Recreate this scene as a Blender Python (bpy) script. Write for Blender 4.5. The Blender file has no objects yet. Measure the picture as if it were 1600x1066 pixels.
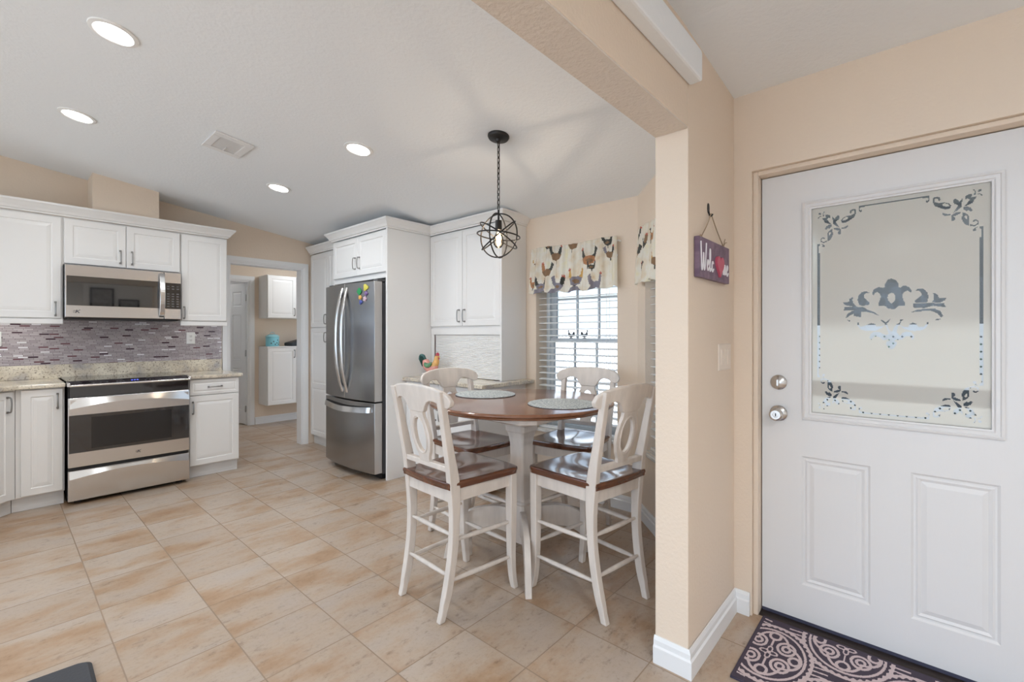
import bpy, bmesh, math, random
from mathutils import Vector, Matrix
random.seed(7)
SC = bpy.context.scene
COL = SC.collection
R = math.radians

# ------------------------------------------------------------------ camera
AIM = math.atan2(636, 716)
cd = bpy.data.cameras.new('camera')
cd.sensor_width = 36.0
cd.lens = 716 / 1600 * 36.0
cd.shift_y = -10 / 1600
cd.clip_start = 0.05
cam = bpy.data.objects.new('camera', cd)
COL.objects.link(cam)
cam.location = (0, 0, 1.30)
cam.rotation_euler = (R(90), 0, AIM - R(90))
SC.camera = cam
# ------------------------------------------------------------------ world, sun, exposure
wd = bpy.data.worlds.new('sky')
SC.world = wd
wd.use_nodes = True
bg = wd.node_tree.nodes['Background']
bg.inputs[0].default_value = (0.73, 0.93, 1.18, 1)
bg.inputs[1].default_value = 2.0
sd = bpy.data.lights.new('sun', 'SUN')
sd.energy = 10.0
sd.angle = R(2)
sd.color = (0.84, 0.94, 1.08)
sun = bpy.data.objects.new('sun', sd)
COL.objects.link(sun)
sun.rotation_euler = Vector((0.62, 0.30, -1.15)).to_track_quat('-Z', 'Y').to_euler()
SC.view_settings.view_transform = 'Standard'
SC.view_settings.look = 'None'
SC.view_settings.gamma = 1.0
SC.view_settings.use_curve_mapping = False
SC.view_settings.exposure = 0.27
SC.cycles.use_denoising = True
SC.cycles.max_bounces = 10
SC.cycles.diffuse_bounces = 6
SC.cycles.transparent_max_bounces = 16
SC.cycles.caustics_reflective = False
SC.cycles.caustics_refractive = False
SC.cycles.sample_clamp_indirect = 4.0

# ------------------------------------------------------------------ materials
def srgb(r, g, b):
    f = lambda c: (c / 255 / 12.92) if c / 255 <= 0.04045 else ((c / 255 + 0.055) / 1.055) ** 2.4
    return (f(r), f(g), f(b), 1)

def nodes(name):
    m = bpy.data.materials.new(name)
    m.use_nodes = True
    nt = m.node_tree
    return m, nt, nt.nodes['Principled BSDF']

def add(nt, kind, **kw):
    n = nt.nodes.new(kind)
    for k, v in kw.items():
        setattr(n, k, v)
    return n

def ramp(nt, stops, constant=False):
    n = nt.nodes.new('ShaderNodeValToRGB')
    cr = n.color_ramp
    if constant:
        cr.interpolation = 'CONSTANT'
    while len(cr.elements) < len(stops):
        cr.elements.new(0.5)
    for e, (p, c) in zip(cr.elements, stops):
        e.position = p
        e.color = c
    return n

def pm(name, col, rough=0.5, metal=0.0, bump=None, var=None, spec=0.5, coat=0.0, stretch=(1, 1, 1)):
    m, nt, b = nodes(name)
    b.inputs['Base Color'].default_value = col
    b.inputs['Roughness'].default_value = rough
    b.inputs['Metallic'].default_value = metal
    b.inputs['Specular IOR Level'].default_value = spec
    b.inputs['Coat Weight'].default_value = coat
    tc = add(nt, 'ShaderNodeTexCoord')
    mp = add(nt, 'ShaderNodeMapping')
    mp.inputs['Scale'].default_value = stretch
    nt.links.new(tc.outputs['Object'], mp.inputs[0])
    if var:
        sc, amt = var
        nz = add(nt, 'ShaderNodeTexNoise')
        nz.inputs['Scale'].default_value = sc
        nz.inputs['Detail'].default_value = 5
        nt.links.new(mp.outputs[0], nz.inputs['Vector'])
        lo = tuple(c * (1 - amt) for c in col[:3]) + (1,)
        hi = tuple(min(1, c * (1 + amt)) for c in col[:3]) + (1,)
        rp = ramp(nt, [(0.3, lo), (0.7, hi)])
        nt.links.new(nz.outputs[0], rp.inputs[0])
        nt.links.new(rp.outputs[0], b.inputs['Base Color'])
    if bump:
        sc, st = bump
        nb = add(nt, 'ShaderNodeTexNoise')
        nb.inputs['Scale'].default_value = sc
        nb.inputs['Detail'].default_value = 3
        nt.links.new(mp.outputs[0], nb.inputs['Vector'])
        bp = add(nt, 'ShaderNodeBump')
        bp.inputs['Strength'].default_value = st
        bp.inputs['Distance'].default_value = 0.004
        nt.links.new(nb.outputs[0], bp.inputs['Height'])
        nt.links.new(bp.outputs[0], b.inputs['Normal'])
    return m

def emit(name, col, strength):
    m, nt, b = nodes(name)
    b.inputs['Base Color'].default_value = col
    b.inputs['Emission Color'].default_value = col
    b.inputs['Emission Strength'].default_value = strength
    return m

def thin_glass(name, tint=(1, 1, 1, 1), refl=0.06):
    m, nt, b = nodes(name)
    nt.nodes.remove(b)
    out = nt.nodes['Material Output']
    t = add(nt, 'ShaderNodeBsdfTransparent'); t.inputs[0].default_value = tint
    g = add(nt, 'ShaderNodeBsdfGlossy'); g.inputs['Roughness'].default_value = 0.02
    mx = add(nt, 'ShaderNodeMixShader')
    lw = add(nt, 'ShaderNodeFresnel'); lw.inputs['IOR'].default_value = 1.3
    nt.links.new(lw.outputs[0], mx.inputs[0])
    nt.links.new(t.outputs[0], mx.inputs[1])
    nt.links.new(g.outputs[0], mx.inputs[2])
    nt.links.new(mx.outputs[0], out.inputs[0])
    return m

def frosted(name):
    m, nt, b = nodes(name)
    nt.nodes.remove(b)
    out = nt.nodes['Material Output']
    rf = add(nt, 'ShaderNodeBsdfRefraction')
    rf.inputs['Color'].default_value = (0.86, 0.81, 0.70, 1)
    rf.inputs['Roughness'].default_value = 0.34
    rf.inputs['IOR'].default_value = 1.25
    df = add(nt, 'ShaderNodeBsdfDiffuse'); df.inputs[0].default_value = (0.93, 0.895, 0.82, 1)
    gl = add(nt, 'ShaderNodeBsdfGlossy'); gl.inputs['Roughness'].default_value = 0.12
    m1 = add(nt, 'ShaderNodeMixShader'); m1.inputs[0].default_value = 0.54
    nt.links.new(rf.outputs[0], m1.inputs[1]); nt.links.new(df.outputs[0], m1.inputs[2])
    fr = add(nt, 'ShaderNodeFresnel'); fr.inputs['IOR'].default_value = 1.22
    m2 = add(nt, 'ShaderNodeMixShader')
    nt.links.new(fr.outputs[0], m2.inputs[0])
    nt.links.new(m1.outputs[0], m2.inputs[1]); nt.links.new(gl.outputs[0], m2.inputs[2])
    nt.links.new(m2.outputs[0], out.inputs[0])
    return m

def tile_floor():
    m, nt, b = nodes('ceramic_floor_tile')
    tc = add(nt, 'ShaderNodeTexCoord')
    mp = add(nt, 'ShaderNodeMapping')
    mp.inputs['Location'].default_value = (-0.327, -1.842, 0)
    nt.links.new(tc.outputs['Object'], mp.inputs[0])
    br = add(nt, 'ShaderNodeTexBrick', offset=0.0, squash=1.0)
    br.inputs['Color1'].default_value = (0, 0, 0, 1)
    br.inputs['Color2'].default_value = (1, 1, 1, 1)
    br.inputs['Mortar'].default_value = (0.5, 0.5, 0.5, 1)
    br.inputs['Scale'].default_value = 1.0
    br.inputs['Mortar Size'].default_value = 0.0026
    br.inputs['Mortar Smooth'].default_value = 0.15
    br.inputs['Brick Width'].default_value = 0.348
    br.inputs['Row Height'].default_value = 0.348
    nt.links.new(mp.outputs[0], br.inputs['Vector'])
    sep = add(nt, 'ShaderNodeVectorMath', operation='MULTIPLY_ADD')
    sep.inputs[1].default_value = (17, 17, 17)
    nt.links.new(br.outputs['Color'], sep.inputs[0])
    st = add(nt, 'ShaderNodeMapping')
    st.inputs['Scale'].default_value = (1.5, 2.9, 1)
    nt.links.new(tc.outputs['Object'], st.inputs[0])
    nt.links.new(st.outputs[0], sep.inputs[2])
    n1 = add(nt, 'ShaderNodeTexNoise')
    n1.inputs['Scale'].default_value = 1.7; n1.inputs['Detail'].default_value = 9; n1.inputs['Roughness'].default_value = 0.58
    nt.links.new(sep.outputs[0], n1.inputs['Vector'])
    r1 = ramp(nt, [(0.26, srgb(164, 131, 101)), (0.40, srgb(179, 152, 126)), (0.53, srgb(188, 172, 156)), (0.70, srgb(186, 174, 164))])
    nt.links.new(n1.outputs[0], r1.inputs[0])
    n2 = add(nt, 'ShaderNodeTexNoise')
    n2.inputs['Scale'].default_value = 9; n2.inputs['Detail'].default_value = 8; n2.inputs['Roughness'].default_value = 0.75
    nt.links.new(sep.outputs[0], n2.inputs['Vector'])
    r2 = ramp(nt, [(0.33, (0.34, 0.27, 0.22, 1)), (0.43, (0.92, 0.90, 0.88, 1)), (0.6, (1, 1, 1, 1))])
    nt.links.new(n2.outputs[0], r2.inputs[0])
    mu = add(nt, 'ShaderNodeMix', data_type='RGBA', blend_type='MULTIPLY')
    mu.inputs[0].default_value = 0.55
    nt.links.new(r1.outputs[0], mu.inputs[6]); nt.links.new(r2.outputs[0], mu.inputs[7])
    n3 = add(nt, 'ShaderNodeTexNoise'); n3.inputs['Scale'].default_value = 55; n3.inputs['Detail'].default_value = 5; n3.inputs['Roughness'].default_value = 0.7
    nt.links.new(tc.outputs['Object'], n3.inputs['Vector'])
    r3 = ramp(nt, [(0.30, (0.72, 0.68, 0.64, 1)), (0.46, (0.97, 0.96, 0.95, 1)), (0.66, (1.0, 1.0, 1.0, 1))])
    nt.links.new(n3.outputs[0], r3.inputs[0])
    mu2 = add(nt, 'ShaderNodeMix', data_type='RGBA', blend_type='MULTIPLY'); mu2.inputs[0].default_value = 0.6
    nt.links.new(mu.outputs[2], mu2.inputs[6]); nt.links.new(r3.outputs[0], mu2.inputs[7])
    mu = mu2
    tv = add(nt, 'ShaderNodeMix', data_type='RGBA', blend_type='MULTIPLY')
    tv.inputs[0].default_value = 1.0
    rt = ramp(nt, [(0.0, (0.90, 0.87, 0.84, 1)), (1.0, (1.0, 1.0, 1.0, 1))])
    nt.links.new(br.outputs['Color'], rt.inputs[0])
    nt.links.new(mu.outputs[2], tv.inputs[6]); nt.links.new(rt.outputs[0], tv.inputs[7])
    mx = add(nt, 'ShaderNodeMix', data_type='RGBA')
    nt.links.new(br.outputs['Fac'], mx.inputs[0])
    nt.links.new(tv.outputs[2], mx.inputs[6])
    mx.inputs[7].default_value = srgb(150, 131, 113)
    nt.links.new(mx.outputs[2], b.inputs['Base Color'])
    rr = ramp(nt, [(0, (0.20, 0.20, 0.20, 1)), (1, (0.7, 0.7, 0.7, 1))])
    nt.links.new(br.outputs['Fac'], rr.inputs[0])
    ra = add(nt, 'ShaderNodeMath', operation='MULTIPLY_ADD')
    ra.inputs[1].default_value = 0.25
    nt.links.new(n2.outputs[0], ra.inputs[0]); nt.links.new(rr.outputs[0], ra.inputs[2])
    nt.links.new(ra.outputs[0], b.inputs['Roughness'])
    bp = add(nt, 'ShaderNodeBump'); bp.inputs['Strength'].default_value = 0.35; bp.inputs['Distance'].default_value = 0.003
    iv = add(nt, 'ShaderNodeMath', operation='MULTIPLY_ADD'); iv.inputs[1].default_value = -1.0
    nm = add(nt, 'ShaderNodeMath', operation='MULTIPLY'); nm.inputs[1].default_value = 0.25
    nt.links.new(n2.outputs[0], nm.inputs[0])
    nt.links.new(br.outputs['Fac'], iv.inputs[0]); nt.links.new(nm.outputs[0], iv.inputs[2])
    nt.links.new(iv.outputs[0], bp.inputs['Height'])
    nt.links.new(bp.outputs[0], b.inputs['Normal'])
    return m

def mosaic():
    m, nt, b = nodes('glass_mosaic')
    tc = add(nt, 'ShaderNodeTexCoord')
    sx = add(nt, 'ShaderNodeSeparateXYZ'); nt.links.new(tc.outputs['Object'], sx.inputs[0])
    dv = add(nt, 'ShaderNodeMath', operation='DIVIDE'); dv.inputs[1].default_value = 0.0135; nt.links.new(sx.outputs[2], dv.inputs[0])
    fl_ = add(nt, 'ShaderNodeMath', operation='FLOOR'); nt.links.new(dv.outputs[0], fl_.inputs[0])
    wn = add(nt, 'ShaderNodeTexWhiteNoise', noise_dimensions='1D'); nt.links.new(fl_.outputs[0], wn.inputs['W'])
    ma_ = add(nt, 'ShaderNodeMath', operation='MULTIPLY_ADD'); ma_.inputs[1].default_value = 3.1; nt.links.new(wn.outputs[0], ma_.inputs[0]); nt.links.new(sx.outputs[0], ma_.inputs[2])
    mp = add(nt, 'ShaderNodeCombineXYZ'); nt.links.new(ma_.outputs[0], mp.inputs[0]); nt.links.new(sx.outputs[2], mp.inputs[1])
    def brick(bw, off):
        br = add(nt, 'ShaderNodeTexBrick', offset=off, offset_frequency=2, squash=1.0)
        br.inputs['Color1'].default_value = (0, 0, 0, 1)
        br.inputs['Color2'].default_value = (1, 1, 1, 1)
        br.inputs['Mortar'].default_value = (0.5, 0.5, 0.5, 1)
        br.inputs['Scale'].default_value = 1
        br.inputs['Mortar Size'].default_value = 0.0016
        br.inputs['Mortar Smooth'].default_value = 0.1
        br.inputs['Brick Width'].default_value = bw
        br.inputs['Row Height'].default_value = 0.0135
        nt.links.new(mp.outputs[0], br.inputs['Vector'])
        return br
    br = brick(0.058, 0.0)
    rp = ramp(nt, [(0.0, srgb(192, 184, 186)), (0.28, srgb(176, 166, 169)), (0.52, srgb(200, 193, 195)), (0.72, srgb(184, 174, 177)),
                   (0.86, srgb(245, 243, 246)), (0.925, srgb(128, 92, 98)), (0.965, srgb(76, 54, 64))], True)
    nt.links.new(br.outputs['Color'], rp.inputs[0])
    mx = add(nt, 'ShaderNodeMix', data_type='RGBA')
    nt.links.new(br.outputs['Fac'], mx.inputs[0])
    nt.links.new(rp.outputs[0], mx.inputs[6])
    mx.inputs[7].default_value = srgb(130, 118, 124)
    nt.links.new(mx.outputs[2], b.inputs['Base Color'])
    rr = ramp(nt, [(0, (0.16, 0.16, 0.16, 1)), (1, (0.8, 0.8, 0.8, 1))])
    nt.links.new(br.outputs['Fac'], rr.inputs[0]); nt.links.new(rr.outputs[0], b.inputs['Roughness'])
    bp = add(nt, 'ShaderNodeBump'); bp.inputs['Strength'].default_value = 0.5; bp.inputs['Distance'].default_value = 0.002; bp.invert = True
    nt.links.new(br.outputs['Fac'], bp.inputs['Height']); nt.links.new(bp.outputs[0], b.inputs['Normal'])
    return m

def granite():
    m, nt, b = nodes('speckled_granite')
    tc = add(nt, 'ShaderNodeTexCoord')
    n1 = add(nt, 'ShaderNodeTexNoise'); n1.inputs['Scale'].default_value = 7; n1.inputs['Detail'].default_value = 6
    nt.links.new(tc.outputs['Object'], n1.inputs['Vector'])
    r1 = ramp(nt, [(0.32, srgb(172, 166, 162)), (0.48, srgb(208, 197, 178)), (0.62, srgb(228, 219, 200))])
    nt.links.new(n1.outputs[0], r1.inputs[0])
    n2 = add(nt, 'ShaderNodeTexNoise'); n2.inputs['Scale'].default_value = 85; n2.inputs['Detail'].default_value = 4; n2.inputs['Roughness'].default_value = 0.7
    nt.links.new(tc.outputs['Object'], n2.inputs['Vector'])
    r2 = ramp(nt, [(0.33, (0.16, 0.14, 0.13, 1)), (0.40, (0.66, 0.62, 0.60, 1)), (0.47, (1, 1, 1, 1))])
    nt.links.new(n2.outputs[0], r2.inputs[0])
    mu = add(nt, 'ShaderNodeMix', data_type='RGBA', blend_type='MULTIPLY'); mu.inputs[0].default_value = 0.9
    nt.links.new(r1.outputs[0], mu.inputs[6]); nt.links.new(r2.outputs[0], mu.inputs[7])
    vo = add(nt, 'ShaderNodeTexVoronoi'); vo.inputs['Scale'].default_value = 38
    nt.links.new(tc.outputs['Object'], vo.inputs['Vector'])
    r3 = ramp(nt, [(0.07, (0.12, 0.07, 0.06, 1)), (0.13, (1, 1, 1, 1))])
    nt.links.new(vo.outputs['Distance'], r3.inputs[0])
    m3 = add(nt, 'ShaderNodeMix', data_type='RGBA', blend_type='MULTIPLY'); m3.inputs[0].default_value = 0.6
    nt.links.new(mu.outputs[2], m3.inputs[6]); nt.links.new(r3.outputs[0], m3.inputs[7])
    nt.links.new(m3.outputs[2], b.inputs['Base Color'])
    b.inputs['Roughness'].default_value = 0.14
    return m

def wood(name, c1, c2, rough=0.2, scale=9, coat=0.3):
    m, nt, b = nodes(name)
    tc = add(nt, 'ShaderNodeTexCoord')
    mp = add(nt, 'ShaderNodeMapping'); mp.inputs['Scale'].default_value = (1, 0.12, 1)
    nt.links.new(tc.outputs['Object'], mp.inputs[0])
    nz = add(nt, 'ShaderNodeTexNoise'); nz.inputs['Scale'].default_value = scale * 4; nz.inputs['Detail'].default_value = 6
    nz.inputs['Distortion'].default_value = 0.6
    nt.links.new(mp.outputs[0], nz.inputs['Vector'])
    rp = ramp(nt, [(0.3, c1), (0.7, c2)])
    nt.links.new(nz.outputs[0], rp.inputs[0]); nt.links.new(rp.outputs[0], b.inputs['Base Color'])
    b.inputs['Roughness'].default_value = rough
    b.inputs['Coat Weight'].default_value = coat
    b.inputs['Coat Roughness'].default_value = 0.12
    return m

def brushed(name, col, rough=0.28, axis='Z'):
    m, nt, b = nodes(name)
    b.inputs['Base Color'].default_value = col
    b.inputs['Metallic'].default_value = 1.0
    tc = add(nt, 'ShaderNodeTexCoord')
    mp = add(nt, 'ShaderNodeMapping')
    mp.inputs['Scale'].default_value = {'Z': (300, 300, 2), 'X': (2, 300, 300)}[axis]
    nt.links.new(tc.outputs['Object'], mp.inputs[0])
    nz = add(nt, 'ShaderNodeTexNoise'); nz.inputs['Scale'].default_value = 1; nz.inputs['Detail'].default_value = 2
    nt.links.new(mp.outputs[0], nz.inputs['Vector'])
    ma = add(nt, 'ShaderNodeMapRange'); ma.inputs['To Min'].default_value = rough - 0.015; ma.inputs['To Max'].default_value = rough + 0.02
    nt.links.new(nz.outputs[0], ma.inputs[0]); nt.links.new(ma.outputs[0], b.inputs['Roughness'])
    b.inputs['Anisotropic'].default_value = 0.6
    return m

M = dict(
    ceiling=pm("white_ceiling_paint", (0.84, 0.868, 0.895, 1), 0.9, bump=(55, 0.45)),
    peach=pm('peach_wall_paint', (0.775, 0.655, 0.535, 1), 0.75, bump=(75, 0.35)),
    peachs=pm('peach_textured_soffit_paint', (0.74, 0.66, 0.58, 1), 0.75, bump=(60, 1.2)),
    trim=pm('white_gloss_trim', (0.82, 0.83, 0.84, 1), 0.35),
    cab=pm('white_cabinet_lacquer', (0.81, 0.80, 0.785, 1), 0.33),
    toe=pm('white_toe_kick_board', (0.74, 0.74, 0.74, 1), 0.4, var=(6, 0.05), stretch=(1, 1, 12)),
    door=pm('white_entry_door_paint', (0.74, 0.735, 0.735, 1), 0.4, bump=(40, 0.12), stretch=(3, 3, 0.3)),
    steel=brushed('brushed_stainless_steel', (0.36, 0.36, 0.362, 1), 0.26, 'Z'),
    steelh=brushed('brushed_stainless_steel_horizontal', (0.68, 0.66, 0.645, 1), 0.24, 'X'),
    steels=pm('satin_stainless_handle', (0.72, 0.72, 0.72, 1), 0.2, 1.0),
    edge=pm('grey_door_edge', (0.50, 0.48, 0.46, 1), 0.35, 0.3),
    fridgeside=pm('grey_fridge_case', (0.10, 0.10, 0.105, 1), 0.5),
    black=pm('black_appliance_glass', (0.012, 0.012, 0.014, 1), 0.05, spec=0.9),
    blackp=pm('black_plastic', (0.015, 0.015, 0.016, 1), 0.45),
    darkglass=pm('dark_oven_window', (0.022, 0.021, 0.021, 1), 0.06, spec=0.5),
    nickel=pm('pewter_pull', (0.30, 0.29, 0.28, 1), 0.32, 1.0),
    chrome=pm('satin_nickel_lock', (0.62, 0.61, 0.60, 1), 0.25, 1.0),
    floor=tile_floor(), mosaic=mosaic(), granite=granite(),
    seat=wood('dark_cherry_seat', srgb(78, 44, 28), srgb(108, 64, 42), 0.16, 5, 0.6),
    ttop=wood('cherry_table_top', srgb(112, 70, 47), srgb(138, 92, 66), 0.2, 4, 0.5),
    wash=pm('whitewashed_wood', (0.69, 0.63, 0.575, 1), 0.4, var=(14, 0.07), stretch=(2, 2, 0.4)),
    iron=pm('dark_bronze_iron', (0.035, 0.033, 0.032, 1), 0.42, 0.7),
    plate=pm('white_plastic_plate', (0.86, 0.86, 0.85, 1), 0.3),
    almond=pm('almond_plastic_plate', (0.80, 0.71, 0.62, 1), 0.35),
    slot=pm('dark_slot', (0.05, 0.05, 0.05, 1), 0.6),
    vent=pm('white_vent_metal', (0.78, 0.78, 0.78, 1), 0.5),
    ventdark=pm('dark_duct', (0.12, 0.12, 0.12, 1), 0.8),
    glass=thin_glass('clear_window_glass'),
    frost=frosted('frosted_door_glass'),
    bulbglass=thin_glass('clear_bulb_glass', (1, 0.93, 0.82, 1)),
    filament=emit('glowing_filament', (1.0, 0.60, 0.24, 1), 26),
    lens=emit('lit_downlight_lens', (1.0, 0.985, 0.96, 1), 14),
    blind=pm('white_blind_slat', (0.80, 0.80, 0.79, 1), 0.45),
    vinyl=pm('white_vinyl_window_frame', (0.68, 0.71, 0.73, 1), 0.4),
    marble=pm('grey_veined_marble', (0.66, 0.65, 0.63, 1), 0.2, var=(9, 0.22)),
    bronze=pm('bronze_threshold', (0.045, 0.032, 0.028, 1), 0.4, 0.5),
    sweep=pm('dark_door_sweep', (0.05, 0.05, 0.085, 1), 0.5),
    cream=pm('pale_far_wall_paint', (0.78, 0.76, 0.73, 1), 0.8),
    mat=pm('black_foam_mat', (0.045, 0.047, 0.055, 1), 0.6, bump=(90, 0.3)),
)

for k_ in ('black',):
    M[k_].node_tree.nodes['Principled BSDF'].inputs['IOR'].default_value = 1.6
mirror_black = pm('dark_mirror_glass', (0.006, 0.006, 0.007, 1), 0.025, spec=0.5)
mirror_black.node_tree.nodes['Principled BSDF'].inputs['IOR'].default_value = 2.3
M['mirror_black'] = mirror_black
# ------------------------------------------------------------------ mesh helpers
class MB:
    def __init__(s):
        s.v, s.f, s.m = [], [], []
        s.mi = 0
    def addv(s, pts):
        n = len(s.v); s.v += [tuple(p) for p in pts]; return n
    def face(s, idx):
        s.f.append(tuple(idx)); s.m.append(s.mi)
    def box(s, x0, x1, y0, y1, z0, z1):
        n = s.addv([(x0, y0, z0), (x1, y0, z0), (x1, y1, z0), (x0, y1, z0), (x0, y0, z1), (x1, y0, z1), (x1, y1, z1), (x0, y1, z1)])
        for q in ((0, 3, 2, 1), (4, 5, 6, 7), (0, 1, 5, 4), (1, 2, 6, 5), (2, 3, 7, 6), (3, 0, 4, 7)):
            s.face([n + i for i in q])
        return s
    def loops(s, lps, closed=True, cap0=True, cap1=True):
        k = len(lps[0])
        ns = [s.addv(l) for l in lps]
        for a, b in zip(ns, ns[1:]):
            for i in range(k if closed else k - 1):
                j = (i + 1) % k
                s.face((a + i, a + j, b + j, b + i))
        if cap0: s.face([ns[0] + i for i in range(k)][::-1])
        if cap1: s.face([ns[-1] + i for i in range(k)])
        return s
    def prism(s, poly, axis, a0, a1):
        def mk(a):
            if axis == 'y': return [(p[0], a, p[1]) for p in poly]
            if axis == 'x': return [(a, p[0], p[1]) for p in poly]
            return [(p[0], p[1], a) for p in poly]
        return s.loops([mk(a0), mk(a1)])
    def tube(s, path, r, n=8, closed=False, flat=1.0):
        P = [Vector(p) for p in path]
        k = len(P)
        rad = r if isinstance(r, (list, tuple)) else [r] * k
        lps = []
        up = None
        for i in range(k):
            if closed:
                t = (P[(i + 1) % k] - P[i - 1]).normalized()
            else:
                t = (P[min(i + 1, k - 1)] - P[max(i - 1, 0)]).normalized()
            if up is None:
                up = Vector((0, 0, 1)) if abs(t.z) < 0.9 else Vector((1, 0, 0))
            u = t.cross(up)
            if u.length < 1e-6: u = t.orthogonal()
            u.normalize()
            w = u.cross(t).normalized()
            up = w
            lps.append([P[i] + u * (math.cos(2 * math.pi * j / n) * rad[i]) + w * (math.sin(2 * math.pi * j / n) * rad[i] * flat) for j in range(n)])
        if closed:
            lps.append(lps[0])
            return s.loops(lps, True, False, False)
        return s.loops(lps)
    def lathe(s, prof, n=32, c=(0, 0, 0), cap0=True, cap1=True):
        lps = [[(c[0] + r * math.cos(2 * math.pi * i / n), c[1] + r * math.sin(2 * math.pi * i / n), c[2] + z) for i in range(n)] for r, z in prof]
        return s.loops(lps, True, cap0, cap1)
    def rects(s, x0, x1, z0, z1, prof, y=0.0, cap0=True):
        lps = []
        for ins, d in prof:
            lps.append([(x0 + ins, y + d, z0 + ins), (x1 - ins, y + d, z0 + ins), (x1 - ins, y + d, z1 - ins), (x0 + ins, y + d, z1 - ins)])
        return s.loops(lps, True, cap0, True)
    def xform(s, mat, start=0):
        for i in range(start, len(s.v)):
            s.v[i] = tuple(mat @ Vector(s.v[i]))
        return s
    def build(s, name, mats, parent=None, bevel=0, smooth=False, sub=0, loc=None, rotz=None):
        me = bpy.data.meshes.new(name)
        me.from_pydata(s.v, [], s.f)
        if not isinstance(mats, (list, tuple)): mats = [mats]
        for m in mats: me.materials.append(M[m] if isinstance(m, str) else m)
        if len(mats) > 1:
            me.polygons.foreach_set('material_index', s.m)
        bm = bmesh.new(); bm.from_mesh(me)
        bmesh.ops.recalc_face_normals(bm, faces=bm.faces)
        bm.to_mesh(me); bm.free()
        if smooth:
            me.polygons.foreach_set('use_smooth', [True] * len(me.polygons))
            if smooth != 'all':
                me.set_sharp_from_angle(angle=R(38))
        me.update()
        o = bpy.data.objects.new(name, me)
        COL.objects.link(o)
        if parent: o.parent = parent
        if bevel:
            b = o.modifiers.new('bevel', 'BEVEL'); b.width = bevel; b.segments = 2; b.limit_method = 'ANGLE'; b.angle_limit = R(35)
        if sub:
            b = o.modifiers.new('sub', 'SUBSURF'); b.levels = sub; b.render_levels = sub
        if loc is not None: o.location = loc
        if rotz is not None: o.rotation_euler = (0, 0, rotz)
        return o

def spline(pts, k=8, closed=False):
    P = [Vector(p) for p in pts]; n = len(P); out = []
    rng = range(n if closed else n - 1)
    for i in rng:
        p1, p2 = P[i], P[(i + 1) % n]
        p0 = P[i - 1] if (closed or i > 0) else p1
        p3 = P[(i + 2) % n] if (closed or i + 2 < n) else p2
        for j in range(k):
            t = j / k
            out.append(0.5 * ((2 * p1) + (p2 - p0) * t + (2 * p0 - 5 * p1 + 4 * p2 - p3) * t * t + (3 * p1 - p0 - 3 * p2 + p3) * t ** 3))
    if not closed: out.append(P[-1])
    return out

def thing(name, label, cat, loc=(0, 0, 0), rotz=0.0, group=None):
    o = bpy.data.objects.new(name, None)
    COL.objects.link(o)
    o.empty_display_size = 0.05
    o.location = loc; o.rotation_euler = (0, 0, rotz)
    return tag(o, label, cat, group)

def tag(o, label, cat, group=None, kind=None):
    o['label'] = label; o['category'] = cat
    if group: o['group'] = group
    if kind: o['kind'] = kind
    return o

def struct(o, label=None):
    o['kind'] = 'structure'
    if label: o['label'] = label
    return o

def part(o, label=None):
    if label: o['label'] = label
    return o

KC = lambda x: 2.31 + 0.135 * (3.10 - x)      # kitchen ceiling height
FC = lambda x: 2.418 + 0.073 * (2.308 - max(x, 1.70))    # foyer ceiling height, flat beyond the crease at x = 1.70

# ------------------------------------------------------------------ room shell
fl = MB().box(-4.2, 3.4, -2.7, 9.0, -0.08, 0.0)
struct(fl.build('floor', 'floor'), 'beige ceramic tile floor')
c = MB()
c.prism([(-4.2, KC(-4.2)), (3.36, KC(3.36)), (3.36, KC(3.36) + 0.08), (-4.2, KC(-4.2) + 0.08)], 'y', 0.72, 5.58)
c.prism([(-4.2, FC(-4.2)), (1.70, FC(1.70)), (2.56, FC(2.56)), (2.56, FC(2.56) + 0.08), (1.70, FC(1.7) + 0.08), (-4.2, FC(-4.2) + 0.08)], 'y', -2.7, 0.72)
c.box(1.0, 4.2, 5.58, 9.0, 2.46, 2.54)
struct(c.build('ceiling', 'ceiling'), 'white knockdown textured sloping ceiling')

YW = 5.46
w = MB()
DX0, DX1, DZ = 1.635, 2.410, 2.075
w.prism([(-1.2, 0), (DX0, 0), (DX0, KC(DX0)), (-1.2, KC(-1.2))], 'y', YW, YW + 0.12)
w.prism([(DX0, DZ), (DX1, DZ), (DX1, KC(DX1)), (DX0, KC(DX0))], 'y', YW, YW + 0.12)
w.prism([(DX1, 0), (3.36, 0), (3.36, KC(3.36)), (DX1, KC(DX1))], 'y', YW, YW + 0.12)
struct(w.build('wall_back', 'peach'), 'peach wall behind the range')

WY0, WY1, WZ0, WZ1 = 1.695, 2.476, 0.50, 2.02
w = MB()
top = KC(3.1)
w.box(3.10, 3.35, 1.53, WY0, 0, top); w.box(3.10, 3.35, WY1, YW, 0, top)
w.box(3.10, 3.35, WY0, WY1, 0, WZ0); w.box(3.10, 3.35, WY0, WY1, WZ1, top)
struct(w.build('wall_right', 'peach'), 'peach wall with the dining nook window')

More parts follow.
